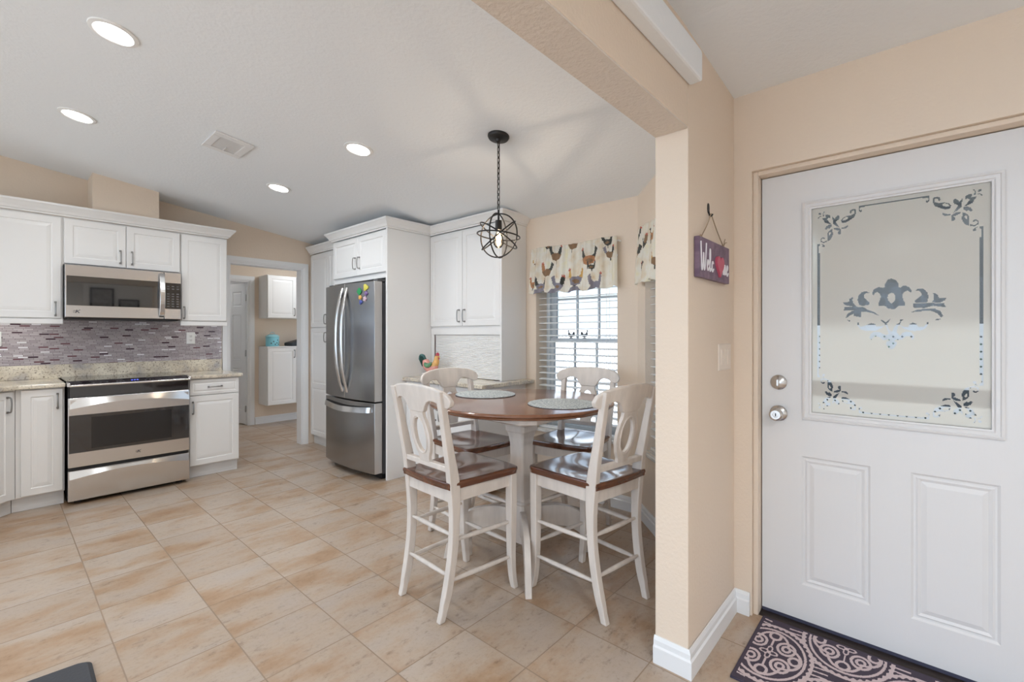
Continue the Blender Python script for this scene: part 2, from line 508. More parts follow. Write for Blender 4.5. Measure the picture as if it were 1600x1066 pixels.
# angled bay wall: local x runs from the corner (3.10,1.53) towards (2.33,0.76); local +y is outdoors
BAY = Matrix.Translation((3.10, 1.53, 0)) @ Matrix.Rotation(R(225), 4, 'Z')
BX0, BX1, BL = 0.155, 0.935, 1.06
w = MB()
def bay_col(a, b, z0, z1=None):
    s = math.sqrt(0.5)
    za, zb = (KC(3.10 - a * s), KC(3.10 - b * s)) if z1 is None else (z1, z1)
    w.prism([(a, z0), (b, z0), (b, zb), (a, za)], 'y', 0.0, 0.25)
bay_col(-0.06, BX0, 0); bay_col(BX1, BL, 0); bay_col(BX0, BX1, 0, WZ0); bay_col(BX0, BX1, WZ1)
w.xform(BAY)
struct(w.build('wall_bay', 'peach'), 'angled peach wall of the bay')

XE = 2.32
w = MB()
EY0, EY1 = -0.385, 0.578
w.prism([(XE, 0), (2.56, 0), (2.56, FC(2.56)), (XE, FC(XE))], 'y', EY1, 0.72)
w.prism([(XE, 0), (2.56, 0), (2.56, FC(2.56)), (XE, FC(XE))], 'y', -2.7, EY0)
w.prism([(XE, 2.055), (2.56, 2.055), (2.56, FC(2.56)), (XE, FC(XE))], 'y', EY0, EY1)
w.prism([(2.321, 0), (2.56, 0), (2.56, KC(2.56)), (2.321, KC(2.321))], 'y', 0.72, 0.80)
struct(w.build('wall_entry', 'peach'), 'peach wall around the white entry door')

w = MB()
PX = 1.745
w.prism([(PX, 0), (XE, 0), (XE, KC(XE) + 0.03), (PX, KC(PX) + 0.03)], 'y', 0.655, 0.787)
h = len(w.v)
w.prism([(-4.2, 2.09), (PX, 2.09), (PX, KC(PX) + 0.03), (-4.2, KC(-4.2) + 0.03)], 'y', 0.655, 0.787)
struct(w.build('wall_partition', 'peach', bevel=0.004), 'peach partition column and header')
w = MB().box(-4.2, PX - 0.002, 0.657, 0.785, 2.084, 2.0905)
struct(w.build('trim_1', 'peachs'), 'textured underside of the peach header')
# white boxed beam cover on the header
w = MB()
w.prism([(-4.2, 2.247), (1.755, 2.247), (1.755, 2.352), (1.742, 2.362), (-4.2, 2.362)], 'y', 0.604, 0.6548)
struct(w.build('trim_2', 'ceiling', bevel=0.012), 'white boxed cover along the peach header')
# far sides of the house
w = MB()
w.prism([(-4.2, 0), (2.32, 0), (2.32, 2.55), (-4.2, 2.55)], 'y', -2.82, -2.7)
struct(w.build('wall_front', 'cream'), 'pale living room wall')
w = MB(); w.box(-1.32, -1.2, 3.0, YW, 0, 0.95); w.box(-1.32, -1.2, 3.0, YW, 2.30, KC(-1.2)); w.box(-1.32, -1.2, 5.30, YW, 0.95, 2.30); w.box(-1.32, -1.2, 3.0, 3.12, 0.95, 2.30)  # unseen wall; its opening is added to let daylight into the kitchen
struct(w.build('wall_left', 'cream'), 'pale kitchen side wall')
w = MB().box(-4.32, -4.2, -2.7, 3.0, 2.10, 3.4)  # added out of view to hold back sky light from the open side
struct(w.build('added_wall_west', 'cream'), 'added pale wall over the unseen living room opening, cutting sky light')
# laundry room
LB = 7.18
w = MB()
LX0, LX1 = 1.62, 2.405
w.box(1.2, LX0, LB, LB + 0.12, 0, 2.46); w.box(LX1, 4.2, LB, LB + 0.12, 0, 2.46); w.box(LX0, LX1, LB, LB + 0.12, 2.065, 2.46)
struct(w.build('wall_laundry', 'peach'), 'peach laundry room wall')
w = MB().box(1.08, 1.2, 5.58, 9.0, 0, 2.46)
struct(w.build('wall_laundry_left', 'trim'))
w = MB().box(4.08, 4.2, 5.58, 9.0, 0, 2.46)
struct(w.build('wall_laundry_right', 'peach'))
w = MB().box(1.2, 4.08, 8.9, 9.0, 0, 2.46)
struct(w.build('wall_far', 'trim'))

# chase box above the microwave cabinet
w = MB()
w.prism([(0.535, 2.252), (0.985, 2.252), (0.985, KC(0.985)), (0.535, KC(0.535))], 'y', 5.17, YW - 0.001)
struct(w.build('trim_3', 'peach'), 'peach vent chase above the microwave cabinet')

# baseboards
def base_profile(t=0.016, h=0.105):
    return [(0, 0), (t, 0), (t, h * 0.62), (t * 0.62, h * 0.68), (t * 0.62, h * 0.86), (t * 0.25, h), (0, h)]
def baseboard(name, pts, side=1, label=None, h=0.105):
    m = MB(); P = [Vector(p) for p in pts]; n = len(P); lps = []
    prof = base_profile(h=h)
    for i in range(n):
        d0 = (P[i] - P[i - 1]).normalized() if i > 0 else None
        d1 = (P[i + 1] - P[i]).normalized() if i < n - 1 else None
        n0 = Vector((d0.y, -d0.x)) * side if d0 else None
        n1 = Vector((d1.y, -d1.x)) * side if d1 else None
        if n0 is None: nn = n1
        elif n1 is None: nn = n0
        else:
            nn = (n0 + n1); nn = nn / (1 + n0.dot(n1))
        lps.append([(P[i].x + nn.x * a, P[i].y + nn.y * a, b) for a, b in prof])
    m.loops(lps)
    return struct(m.build(name, 'trim'), label)
baseboard('baseboard_partition', [(PX, 0.789), (PX, 0.653), (XE - 0.002, 0.653), (XE - 0.002, 0.585)], 1, 'white baseboard around the partition column')
baseboard('baseboard_bay', [(3.098, 2.52), (3.098, 1.531), (2.345, 0.778)], 1, 'white baseboard along the bay')
baseboard('baseboard_laundry', [(2.485, LB - 0.002), (4.06, LB - 0.002)], 1, 'white laundry baseboard')

# door casings
def casing(name, x0, x1, zt, y, wd=0.068, label=None):
    m = MB(); t = 0.018
    path = [(x0, 0), (x0, zt), (x1, zt), (x1, 0)]
    prof = [(0, 0), (0, -t * 0.6), (wd * 0.35, -t), (wd, -t), (wd, 0)]
    corner = [(-1, 0), (-1, 1), (1, 1), (1, 0)]
    lps = []
    for (px, pz), (cx, cz) in zip(path, corner):
        lps.append([(px + cx * a, y + b, pz + cz * a) for a, b in prof])
    m.loops(lps)
    return struct(m.build(name, 'trim'), label)
casing('trim_4', DX0, DX1, DZ, YW - 0.0005, 0.062, 'white casing of the laundry doorway')
casing('trim_5', LX0, LX1, 2.065, LB - 0.0005, 0.07, 'white casing inside the laundry room')
m = MB()
m.box(DX0, DX0 + 0.016, YW, YW + 0.12, 0, DZ); m.box(DX1 - 0.016, DX1, YW, YW + 0.12, 0, DZ); m.box(DX0 + 0.016, DX1 - 0.016, YW, YW + 0.12, DZ - 0.016, DZ)
struct(m.build('trim_6', 'trim'), 'white jamb of the laundry doorway')
m = MB()
m.box(LX1 - 0.016, LX1, LB, LB + 0.12, 0, 2.065); m.box(LX0, LX1 - 0.016, LB, LB + 0.12, 2.049, 2.065); m.box(LX0, LX0 + 0.016, LB, LB + 0.12, 0, 2.049)
struct(m.build('trim_7', 'trim'), 'white jamb inside the laundry room')

# ------------------------------------------------------------------ panelled doors
def panel_slab(mb, w, h, t, panels, prof, holes=()):
    """slab x 0..w, z 0..h, front at y=0, back at y=t; panels are recessed rectangles on the front"""
    xs = sorted({0, w} | {v for p in list(panels) + list(holes) for v in p[:2]})
    zs = sorted({0, h} | {v for p in list(panels) + list(holes) for v in p[2:]})
    def inside(cx, cz, L): return any(p[0] < cx < p[1] and p[2] < cz < p[3] for p in L)
    for x0, x1 in zip(xs, xs[1:]):
        for z0, z1 in zip(zs, zs[1:]):
            cx, cz = (x0 + x1) / 2, (z0 + z1) / 2
            if inside(cx, cz, holes): continue
            n = mb.addv([(x0, t, z0), (x1, t, z0), (x1, t, z1), (x0, t, z1)]); mb.face((n, n + 3, n + 2, n + 1))
            if inside(cx, cz, panels): continue
            n = mb.addv([(x0, 0, z0), (x1, 0, z0), (x1, 0, z1), (x0, 0, z1)]); mb.face((n, n + 1, n + 2, n + 3))
    for p in panels:
        mb.rects(p[0], p[1], p[2], p[3], prof, 0, False)
    for a, b in (((0, 0), (w, 0)), ((w, 0), (w, h)), ((w, h), (0, h)), ((0, h), (0, 0))):
        n = mb.addv([(a[0], 0, a[1]), (b[0], 0, b[1]), (b[0], t, b[1]), (a[0], t, a[1])]); mb.face((n, n + 1, n + 2, n + 3))
    for p in holes:
        for a, b in (((p[0], p[2]), (p[1], p[2])), ((p[1], p[2]), (p[1], p[3])), ((p[1], p[3]), (p[0], p[3])), ((p[0], p[3]), (p[0], p[2]))):
            n = mb.addv([(a[0], 0, a[1]), (b[0], 0, b[1]), (b[0], t, b[1]), (a[0], t, a[1])]); mb.face((n, n + 1, n + 2, n + 3))
    return mb
# ------------------------------------------------------------------ cabinets
RAISED = [(0, 0.019), (0, 0.003), (0.003, 0), (0.050, 0), (0.054, 0.0055), (0.061, 0.0055), (0.063, 0.004), (0.083, 0.0008), (0.085, 0.0008)]
DRAWER = [(0, 0.019), (0, 0.003), (0.003, 0), (0.026, 0), (0.029, 0.0045), (0.034, 0.0045), (0.044, 0.001), (0.046, 0.001)]

def pull(name, parent, x, y, z, horiz=False, L=0.105):
    """arched bar pull with square feet; the door face is at local y"""
    h = L / 2
    arc = [(-h, 0.0), (-h, -0.018), (-h * 0.86, -0.027), (0, -0.031), (h * 0.86, -0.027), (h, -0.018), (h, 0.0)]
    pts = spline([((a if horiz else 0), b, (0 if horiz else a)) for a, b in arc], 4)
    m = MB().tube([(x + p.x, y + p.y, z + p.z) for p in pts], 0.0048, 8, flat=1.0)
    for s in (-h, h):
        dx, dz = (s, 0) if horiz else (0, s)
        m.box(x + dx - 0.007, x + dx + 0.007, y - 0.006, y + 0.001, z + dz - 0.007, z + dz + 0.007)
    return m.build(name, 'nickel', parent, smooth=True)

def front(parent, x0, x1, z0, z1, kind='door', handle=None, y=-0.020, split=None):
    m = MB()
    if split:
        prof = RAISED[3:]
        panel_slab(m, x1 - x0, z1 - z0, 0.019, [(0.05, x1 - x0 - 0.05, 0.05, split - z0 - 0.03), (0.05, x1 - x0 - 0.05, split - z0 + 0.03, z1 - z0 - 0.05)],
                   [(a - 0.05, d) for a, d in prof])
        m.xform(Matrix.Translation((x0, y, z0)))
    else:
        m.rects(x0, x1, z0, z1, DRAWER if kind == 'drawer' else RAISED, y)
    d = m.build(kind, 'cab', parent)
    if handle:
        pull('handle', d, handle[0], y, handle[1], kind == 'drawer')
    return d

def carcass(parent, w, d, z0, z1, y0=0.0, toe=True, toe_in=0.045, tx0=0.002):
    m = MB()
    m.box(0, w, y0, d, z0 + (0.108 if toe else 0), z1)
    m.build('cabinet_body', 'cab', parent, bevel=0.0015)
    if toe:
        MB().box(tx0, w - 0.002, y0 + toe_in, y0 + toe_in + 0.016, z0 + 0.001, z0 + 0.109).build('toe_kick', 'toe', parent)

CROWN = [(0.0, 0.0), (-0.008, 0.0), (-0.010, 0.012), (-0.022, 0.016), (-0.030, 0.034), (-0.052, 0.062), (-0.060, 0.070), (-0.060, 0.085), (0.0, 0.085)]
def crown(mb, path, z, scale=1.0, side=1):
    P = [Vector(p) for p in path]; n = len(P); lps = []
    for i in range(n):
        d0 = (P[i] - P[i - 1]).normalized() if i > 0 else None
        d1 = (P[i + 1] - P[i]).normalized() if i < n - 1 else None
        n0 = Vector((d0.y, -d0.x)) * side if d0 else None
        n1 = Vector((d1.y, -d1.x)) * side if d1 else None
        nn = n1 if n0 is None else n0 if n1 is None else (n0 + n1) / (1 + n0.dot(n1))
        lps.append([(P[i].x - nn.x * a * scale, P[i].y - nn.y * a * scale, z + b * scale) for a, b in CROWN])
    return mb.loops(lps)

YU, ZU0, ZU1 = 5.15, 1.425, 2.25
def upper(name, label, x0, x1, z0, fronts, rail=True, grp='white wall cabinets over the range'):
    t = thing(name, label, 'cabinet', (x0, YU, 0), 0, grp)
    w = x1 - x0
    carcass(t, w, YW - YU - 0.002, z0, ZU1, 0, False)
    for f in fronts: front(t, *f[:4], 'door', f[4])
    if rail:
        MB().box(0.0, w, -0.016, 0.006, z0 - 0.040, z0 - 0.001).build('light_rail', 'cab', t, bevel=0.003)
    return t
upper('wall_cabinet', 'large white single door wall cabinet left of the microwave', -0.30, 0.356, ZU0, [(0.030, 0.646, 1.432, 2.236, (0.613, 1.505))])
upper('wall_cabinet', 'short white two door cabinet directly above the microwave', 0.357, 1.139, 1.868, [(0.006, 0.389, 1.876, 2.236, (0.352, 1.965)), (0.393, 0.776, 1.876, 2.236, (0.430, 1.965))], False)
upper('wall_cabinet', 'narrow white single door wall cabinet right of the microwave', 1.140, 1.525, ZU0, [(0.006, 0.377, 1.432, 2.236, (0.026, 1.505))])
m = MB(); crown(m, [(-0.30, YU - 0.012), (1.525, YU - 0.012), (1.525, YW - 0.002)], 2.2505)
tag(m.build('crown_moulding', 'cab'), 'white crown moulding along the wall cabinets over the range', 'moulding')

# --- microwave
M['mirror_screen'] = pm('perforated_screen', (0.020, 0.020, 0.021, 1), 0.03)
M['mirror_screen'].node_tree.nodes['Principled BSDF'].inputs['IOR'].default_value = 2.3
t = thing('microwave', 'stainless over-the-range microwave with dark glass door', 'microwave', (0.359, 5.06, 0), 0)
W = 0.770; z0, z1 = 1.437, 1.862
MB().box(0.0, W, 0.028, YW - 5.06 - 0.014, z0, z1).build('case', 'blackp', t)
DWx = 0.640
m = MB(); m.box(0.003, DWx, 0.0, 0.027, z0 + 0.004, z1 - 0.002)
dr = m.build('door', 'steelh', t, bevel=0.003)
m = MB(); m.box(0.012, 0.602, -0.003, 0.001, 1.535, 1.772); m.build('window', 'mirror_black', dr, bevel=0.001)
m = MB(); m.box(0.110, 0.565, -0.0036, -0.0028, 1.560, 1.715); m.build('window_screen', 'mirror_screen', dr)
hx = 0.622
pth = spline([(hx, -0.004, 1.455), (hx, -0.030, 1.50), (hx, -0.048, 1.65), (hx, -0.030, 1.80), (hx, -0.004, 1.848)], 6)
lps = [[(hx - 0.019, p.y - 0.006, p.z), (hx + 0.019, p.y - 0.006, p.z), (hx + 0.019, p.y + 0.006, p.z), (hx - 0.019, p.y + 0.006, p.z)] for p in pth]
MB().loops(lps).build('handle', 'steels', dr, bevel=0.003)
m = MB(); m.box(DWx + 0.004, W - 0.002, 0.0, 0.027, z0 + 0.004, z1 - 0.002)
cp = m.build('control_panel', 'steelh', t, bevel=0.003)
MB().box(DWx + 0.008, W - 0.004, -0.002, 0.001, 1.532, 1.766).build('keypad', 'black', cp)
M['key_print'] = pm('pale_key_print', (0.13, 0.13, 0.13, 1), 0.5)
for r in range(9):
    for cx in range(3):
        if r == 2: continue
        x = DWx + 0.022 + cx * 0.035; z = 1.735 - r * 0.0225
        MB().box(x, x + 0.018, -0.0026, -0.0019, z - 0.004, z + 0.004).build('button', 'key_print', cp)
def kmark(parent, cx, y, cz, s):
    m = MB()
    sl = 0.25 * s
    def st(a, b, wd):
        m.prism([(cx + a[0] * s - wd * s, cz + a[1] * s), (cx + a[0] * s + wd * s, cz + a[1] * s), (cx + b[0] * s + wd * s, cz + b[1] * s), (cx + b[0] * s - wd * s, cz + b[1] * s)], 'y', y - 0.0012, y + 0.0005)
    st((-0.40, -0.5), (-0.10, 0.5), 0.13); st((-0.10, 0.0), (0.60, 0.5), 0.15); st((0.45, -0.5), (-0.05, 0.05), 0.15)
    for k in range(3):
        m.box(cx - 0.95 * s, cx - (0.55 - 0.08 * k) * s, y - 0.0012, y + 0.0005, cz + (-0.4 + 0.32 * k) * s, cz + (-0.30 + 0.32 * k) * s)
    return m.build('emblem', pm('dark_emblem', (0.10, 0.10, 0.11, 1), 0.35, 0.6), parent)
kmark(dr, 0.075, 0.0, 1.487, 0.026)
m = MB(); m.box(0.02, W - 0.02, 0.03, 0.34, z0 - 0.014, z0 - 0.0005); m.build('underside_vent', 'blackp', t)

# --- backsplash
m = MB(); m.box(-1.19, 1.566, YW - 0.012, YW - 0.001, 1.048, 1.50)
tag(m.build('mosaic_backsplash', 'mosaic'), 'mauve and white linear glass mosaic behind the range', 'backsplash')
m = MB(); m.box(-1.19, 1.564, YW - 0.028, YW - 0.0005, 0.9325, 1.047)
tag(m.build('granite_upstand', 'granite', bevel=0.002), 'speckled granite strip under the mosaic', 'backsplash')

def wall_plate(name, label, cat, loc, rotz, kind='outlet', mat='plate', w=0.072, h=0.116, grp=None):
    t = thing(name, label, cat, loc, rotz, grp)
    m = MB(); m.rects(-w / 2, w / 2, -h / 2, h / 2, [(0, 0.0), (0, -0.003), (0.004, -0.006), (0.008, -0.006)], 0)
    m.build('cover_plate', mat, t)
    if kind == 'outlet':
        for s in (-1, 1):
            m = MB().box(-0.017, 0.017, -0.0085, -0.0055, s * 0.020 - 0.014, s * 0.020 + 0.014)
            r = m.build('receptacle', mat, t, bevel=0.003)
            m = MB(); m.box(-0.008, -0.005, -0.009, -0.0083, s * 0.02 - 0.004, s * 0.02 + 0.006); m.box(0.005, 0.008, -0.009, -0.0083, s * 0.02 - 0.004, s * 0.02 + 0.006)
            m.box(-0.002, 0.002, -0.009, -0.0083, s * 0.02 - 0.011, s * 0.02 - 0.007)
            m.build('slots', 'slot', r)
    else:
        n = kind
        for i in range(n):
            cx = (i - (n - 1) / 2) * 0.046
            m = MB(); m.loops([[(cx - 0.0165, -0.0055, -0.034), (cx + 0.0165, -0.0055, -0.034), (cx + 0.0165, -0.0055, 0.034), (cx - 0.0165, -0.0055, 0.034)],
                               [(cx - 0.0165, -0.0075, -0.034), (cx + 0.0165, -0.0075, -0.034), (cx + 0.0165, -0.0115, 0.034), (cx - 0.0165, -0.0115, 0.034)]])
            m.build('rocker', mat, t, bevel=0.001)
    return t
wall_plate('outlet', 'white outlet on the mosaic right of the range', 'outlet', (1.293, YW - 0.0125, 1.265), 0, grp='backsplash outlets')
wall_plate('outlet', 'white outlet on the mosaic at the far left picture edge', 'outlet', (-0.008, YW - 0.0125, 1.265), 0, grp='backsplash outlets')
wall_plate('outlet', 'small white outlet low under the dining window', 'outlet', (3.0995, 2.36, 0.33), R(-90))
wall_plate('light_switch', 'almond three rocker switch plate below the welcome sign', 'light switch', (2.168, 0.6545, 1.20), 0, 3, 'almond', 0.166, 0.118)

# --- base cabinets on the range wall
ZB = 0.90; YB = 4.89
t = thing('base_cabinet', 'white base cabinet with one drawer and door right of the range', 'cabinet', (1.142, YB, 0), 0, 'white base cabinets by the range')
carcass(t, 0.408, YW - YB - 0.002, 0, ZB)
front(t, 0.006, 0.402, 0.752, 0.892, 'drawer', (0.204, 0.822))
front(t, 0.006, 0.402, 0.118, 0.744, 'door', (0.030, 0.640))
t = thing('base_cabinet', 'white full height door base cabinet just left of the range', 'cabinet', (0.092, YB, 0), 0, 'white base cabinets by the range')
carcass(t, 0.256, YW - YB - 0.002, 0, ZB, tx0=-0.0186)
front(t, 0.026, 0.246, 0.118, 0.892, 'door', (0.216, 0.800))
t = thing('base_cabinet', 'white diagonal corner base cabinet at the left picture edge', 'cabinet', (0.090 - 0.5940 * 0.70711, YB - 0.5940 * 0.70711, 0), R(45), 'white base cabinets by the range')
m = MB(); m.prism([(0, 0), (0.594, 0), (0.594 + 0.36, 0.40), (0.297, 1.0), (-0.36, 0.40)], 'z', 0.109, ZB)
m.build('cabinet_body', 'cab', t)
MB().box(0.0, 0.6120, 0.045, 0.06, 0.001, 0.109).build('toe_kick', 'toe', t)
front(t, 0.02, 0.560, 0.118, 0.892, 'door', (0.520, 0.800))
# counters
ct = MB(); ct.box(1.139, 1.572, 4.846, YW - 0.001, 0.9015, 0.932)
tag(ct.build('countertop', 'granite', bevel=0.006), 'short speckled granite countertop right of the range', 'countertop', 'granite countertops')
ct = MB(); q = 0.70711
ct.prism([(0.351, YW - 0.001), (0.351, 4.846), (0.108, 4.846), (-0.312, 4.426), (-0.60, 4.426), (-1.19, 4.426), (-1.19, YW - 0.001)], 'z', 0.9015, 0.932)
tag(ct.build('countertop', 'granite', bevel=0.006), 'speckled granite countertop left of the range', 'countertop', 'granite countertops')

# --- range
t = thing('range', 'stainless slide-in range with black glass oven door', 'range', (0.3605, 4.80, 0), 0)
W = 0.770
MB().box(0.002, W - 0.002, 0.03, 0.655, 0.03, 0.905).build('case', 'blackp', t)
for x in (0.04, W - 0.08):
    for y in (0.08, 0.58): MB().box(x, x + 0.04, y, y + 0.04, 0.0005, 0.031).build('foot', 'blackp', t)
m = MB(); m.box(-0.002, W + 0.002, 0.075, 0.63, 0.9335, 0.940); m.build('cooktop', 'black', t, bevel=0.001)
m = MB(); m.prism([(-0.012, 0.905), (-0.012, 0.917), (0.075, 0.9405), (0.075, 0.905)], 'x', 0.012, W - 0.012); cp = m.build('control_panel', 'black', t)
tilt = (0.9405 - 0.917) / 0.087
def onpanel(mb, x0, x1, y0, y1, o=0.0006):
    f = lambda y: 0.917 + (y + 0.012) * tilt + o
    n = mb.addv([(x0, y0, f(y0)), (x1, y0, f(y0)), (x1, y1, f(y1)), (x0, y1, f(y1))]); mb.face((n, n + 1, n + 2, n + 3))
m = MB(); 
for k in range(3):
    onpanel(m, 0.375 + k * 0.018, 0.385 + k * 0.018, 0.022, 0.034)
m.build('clock_display', emit('blue_clock_digits', (0.08, 0.12, 1.0, 1), 2.5), cp)
M['panel_print'] = pm('grey_panel_print', (0.18, 0.18, 0.18, 1), 0.4)
for x in (0.14, 0.18, 0.22, 0.28, 0.30, 0.32, 0.46, 0.49, 0.51, 0.56, 0.60, 0.62):
    m = MB(); onpanel(m, x, x + 0.012, 0.010, 0.018); m.build('button', 'panel_print', cp)
m = MB(); m.box(0.004, W - 0.004, -0.030, -0.011, 0.902, 0.918); m.box(-0.006, 0.011, -0.030, 0.075, 0.904, 0.935); m.box(W - 0.011, W + 0.006, -0.030, 0.075, 0.904, 0.935)
m.build('front_trim', 'steelh', t, bevel=0.004)
m = MB(); m.box(0.010, W - 0.010, -0.002, 0.03, 0.822, 0.9015); m.build('vent_panel', 'black', t)
m = MB(); m.box(0.0, W, 0.0, 0.030, 0.287, 0.816)
od = m.build('oven_door', 'steelh', t, bevel=0.003)
m = MB(); m.box(0.004, W - 0.004, -0.003, 0.001, 0.396, 0.684); m.build('oven_glass', 'black', od, bevel=0.001)
m = MB(); m.box(0.13, W - 0.13, -0.0036, -0.0028, 0.42, 0.66); m.build('oven_window', 'darkglass', od)
def flatbar(x0, x1, zt, hmid, hend, y, out):
    n = 20; lps = []
    for i in range(n + 1):
        u = i / n; x = x0 + (x1 - x0) * u; s = math.sin(math.pi * u)
        zb = zt - (hend + (hmid - hend) * s); yy = y - out * (0.35 + 0.65 * s)
        lps.append([(x, yy, zb), (x, yy + 0.010, zt), (x, yy + 0.020, zt), (x, yy + 0.012, zb)])
    return MB().loops(lps)
flatbar(0.006, W - 0.006, 0.812, 0.036, 0.078, -0.004, 0.040).build('handle', 'steels', od, smooth=True)
for x in (0.01, W - 0.05): MB().box(x, x + 0.04, -0.014, 0.001, 0.745, 0.800).build('handle_bracket', 'steels', od)
kmark(od, 0.42, 0.0, 0.343, 0.022)
m = MB(); m.box(0.0, W, 0.0, 0.030, 0.032, 0.262)
wdr = m.build('warming_drawer', 'steelh', t, bevel=0.003)
flatbar(0.006, W - 0.006, 0.258, 0.022, 0.060, -0.001, 0.026).build('handle', 'steels', wdr, smooth=True)

# ------------------------------------------------------------------ fridge wall (faces -x; local x runs to world -y)
RZ = R(-90)
XP = 2.510
t = thing('pantry_cabinet', 'tall white pantry cabinet between doorway and refrigerator', 'cabinet', (XP, 5.44, 0), RZ)
carcass(t, 0.900, 3.098 - XP, 0, 2.25, 0, True, 0.03)
for i, (a, b, hx) in enumerate(((0.020, 0.440, 0.408), (0.444, 0.864, 0.476))):
    front(t, a, b, 1.385, 2.236, 'door', (hx, 1.475))
    front(t, a, b, 0.118, 1.377, 'door', (hx, 1.27), split=0.70)
m = MB(); crown(m, [(0.0, -0.012), (0.842, -0.012)], 2.2505); m.build('crown_moulding', 'cab', t)

XF = 2.324
t = thing('refrigerator_surround', 'white cabinet and side panel enclosing the refrigerator', 'cabinet', (XF, 4.533, 0), RZ)
DP = 3.098 - XF
MB().box(0.982, 1.006, -0.020, DP, 0.001, 2.2495).build('side_panel', 'cab', t, bevel=0.001)
MB().box(0.002, 0.020, -0.001, XP - XF - 0.022, 0.001, 2.2495).build('side_panel', 'cab', t, bevel=0.001)
MB().box(0.021, 0.981, 0.0, DP, 1.815, 2.2495).build('cabinet_body', 'cab', t)
front(t, 0.024, 0.500, 1.865, 2.236, 'door', (0.462, 1.985))
front(t, 0.504, 0.980, 1.865, 2.236, 'door', (0.542, 1.985))
m = MB(); crown(m, [(0.0, 0.20), (0.0, -0.014), (1.006, -0.014), (1.006, 0.460)], 2.2505); m.build('crown_moulding', 'cab', t)

# refrigerator
t = thing('refrigerator', 'stainless french door refrigerator with bottom freezer', 'refrigerator', (2.215, 4.487, 0), RZ)
W = 0.905
MB().box(0.008, W - 0.008, 0.086, 0.80, 0.05, 1.765).build('case', 'fridgeside', t)
m = MB(); m.box(0.03, W - 0.03, 0.09, 0.78, 0.0008, 0.05); m.build('base', 'blackp', t)
def bowed(x0, x1, z0, z1, xa=0.0, xb=W, bow=0.042, n=14):
    lps = []; L = []
    def fy(x): u = (x - (xa + xb) / 2) / ((xb - xa) / 2); return -bow * (1 - u * u)
    xs = [x0 + (x1 - x0) * i / n for i in range(n + 1)]
    lps = []
    for x in xs:
        lps.append([(x, fy(x), z0), (x, fy(x), z1), (x, 0.078, z1), (x, 0.078, z0)])
    m = MB().loops(lps); m.m[-1] = 1; m.m[-2] = 1
    return m, fy
for nm, a, b in (('left', 0.004, W / 2 - 0.002), ('right', W / 2 + 0.002, W - 0.004)):
    m, fy = bowed(a, b, 0.702, 1.775)
    d = m.build('door', ['steel', 'edge'], t, smooth=True, bevel=0.004)
    s = -1 if nm == 'left' else 1
    hx = W / 2 + s * 0.036
    y0 = fy(hx)
    pth = spline([(hx + s * 0.004, y0 + 0.004, 0.765), (hx + s * 0.008, y0 - 0.022, 0.86), (hx + s * 0.012, y0 - 0.052, 1.02), (hx + s * 0.014, y0 - 0.062, 1.24), (hx + s * 0.012, y0 - 0.052, 1.46), (hx + s * 0.008, y0 - 0.022, 1.64), (hx + s * 0.004, y0 + 0.004, 1.735)], 6)
    MB().tube(pth, 0.0145, 10, flat=1.4).build('handle', 'steels', d, smooth=True)
m, fy = bowed(0.004, W - 0.004, 0.062, 0.690)
d = m.build('freezer_drawer', ['steel', 'edge'], t, smooth=True, bevel=0.004)
pth = spline([(0.04, fy(0.04) + 0.004, 0.632), (0.09, fy(0.09) - 0.030, 0.628), (W / 2, fy(W / 2) - 0.046, 0.615), (W - 0.09, fy(W - 0.09) - 0.030, 0.628), (W - 0.04, fy(W - 0.04) + 0.004, 0.632)], 8)
lps = [[(p.x, p.y - 0.006, p.z - 0.024), (p.x, p.y + 0.004, p.z + 0.024), (p.x, p.y + 0.014, p.z + 0.024), (p.x, p.y + 0.008, p.z - 0.024)] for p in pth]
MB().loops(lps).build('handle', 'steels', d, smooth=True)
m = MB(); m.box(W - 0.075, W - 0.012, 0.030, 0.12, 1.7755, 1.795); m.build('hinge_cover', 'fridgeside', t, bevel=0.004)
MB().box(0.012, 0.075, 0.030, 0.12, 1.7755, 1.795).build('hinge_cover', 'fridgeside', t, bevel=0.004)
# magnets on the right door
mats_mag = {'green': (0.02, 0.28, 0.09, 1), 'yellow': (0.66, 0.60, 0.10, 1), 'orange': (0.75, 0.42, 0.10, 1), 'purple': (0.20, 0.12, 0.30, 1), 'blue': (0.06, 0.09, 0.36, 1), 'pink': (0.62, 0.45, 0.52, 1)}
def magnet(colr, label, lx, lz, r, pts):
    y = fy(lx)
    m = MB()
    n = 22
    for rr, dy in ((1.0, 0.0), (1.0, -0.006), (0.75, -0.010)):
        pass
    def lp(sc, dy): return [(r * sc * (1 + pts[1] * math.cos(pts[0] * 2 * math.pi * i / n)) * math.cos(2 * math.pi * i / n), dy, r * sc * (1 + pts[1] * math.cos(pts[0] * 2 * math.pi * i / n)) * math.sin(2 * math.pi * i / n)) for i in range(n)]
    m.loops([lp(1, 0), lp(1, -0.006), (lp(0.7, -0.010))])
    o = m.build('fridge_magnet', pm('magnet_' + colr, mats_mag[colr], 0.4), smooth=True)
    # local frame of the fridge -> world
    slope = math.atan2(fy(lx + 0.01) - fy(lx - 0.01), 0.02)
    o.location = (2.215 + (y - 0.0006), 4.487 - lx, lz); o.rotation_euler = (0, 0, RZ + slope)
    tag(o, label, 'magnet', 'magnets on the refrigerator')
magnet('green', 'round green magnet, leftmost of the refrigerator magnets', 0.700, 1.690, 0.030, (4, 0.12))
magnet('yellow', 'yellow magnet at the top right of the refrigerator door', 0.790, 1.722, 0.029, (3, 0.2))
magnet('orange', 'orange magnet just under the green magnet', 0.712, 1.636, 0.020, (5, 0.15))
magnet('purple', 'purple magnet just under the yellow magnet', 0.795, 1.668, 0.020, (4, 0.2))
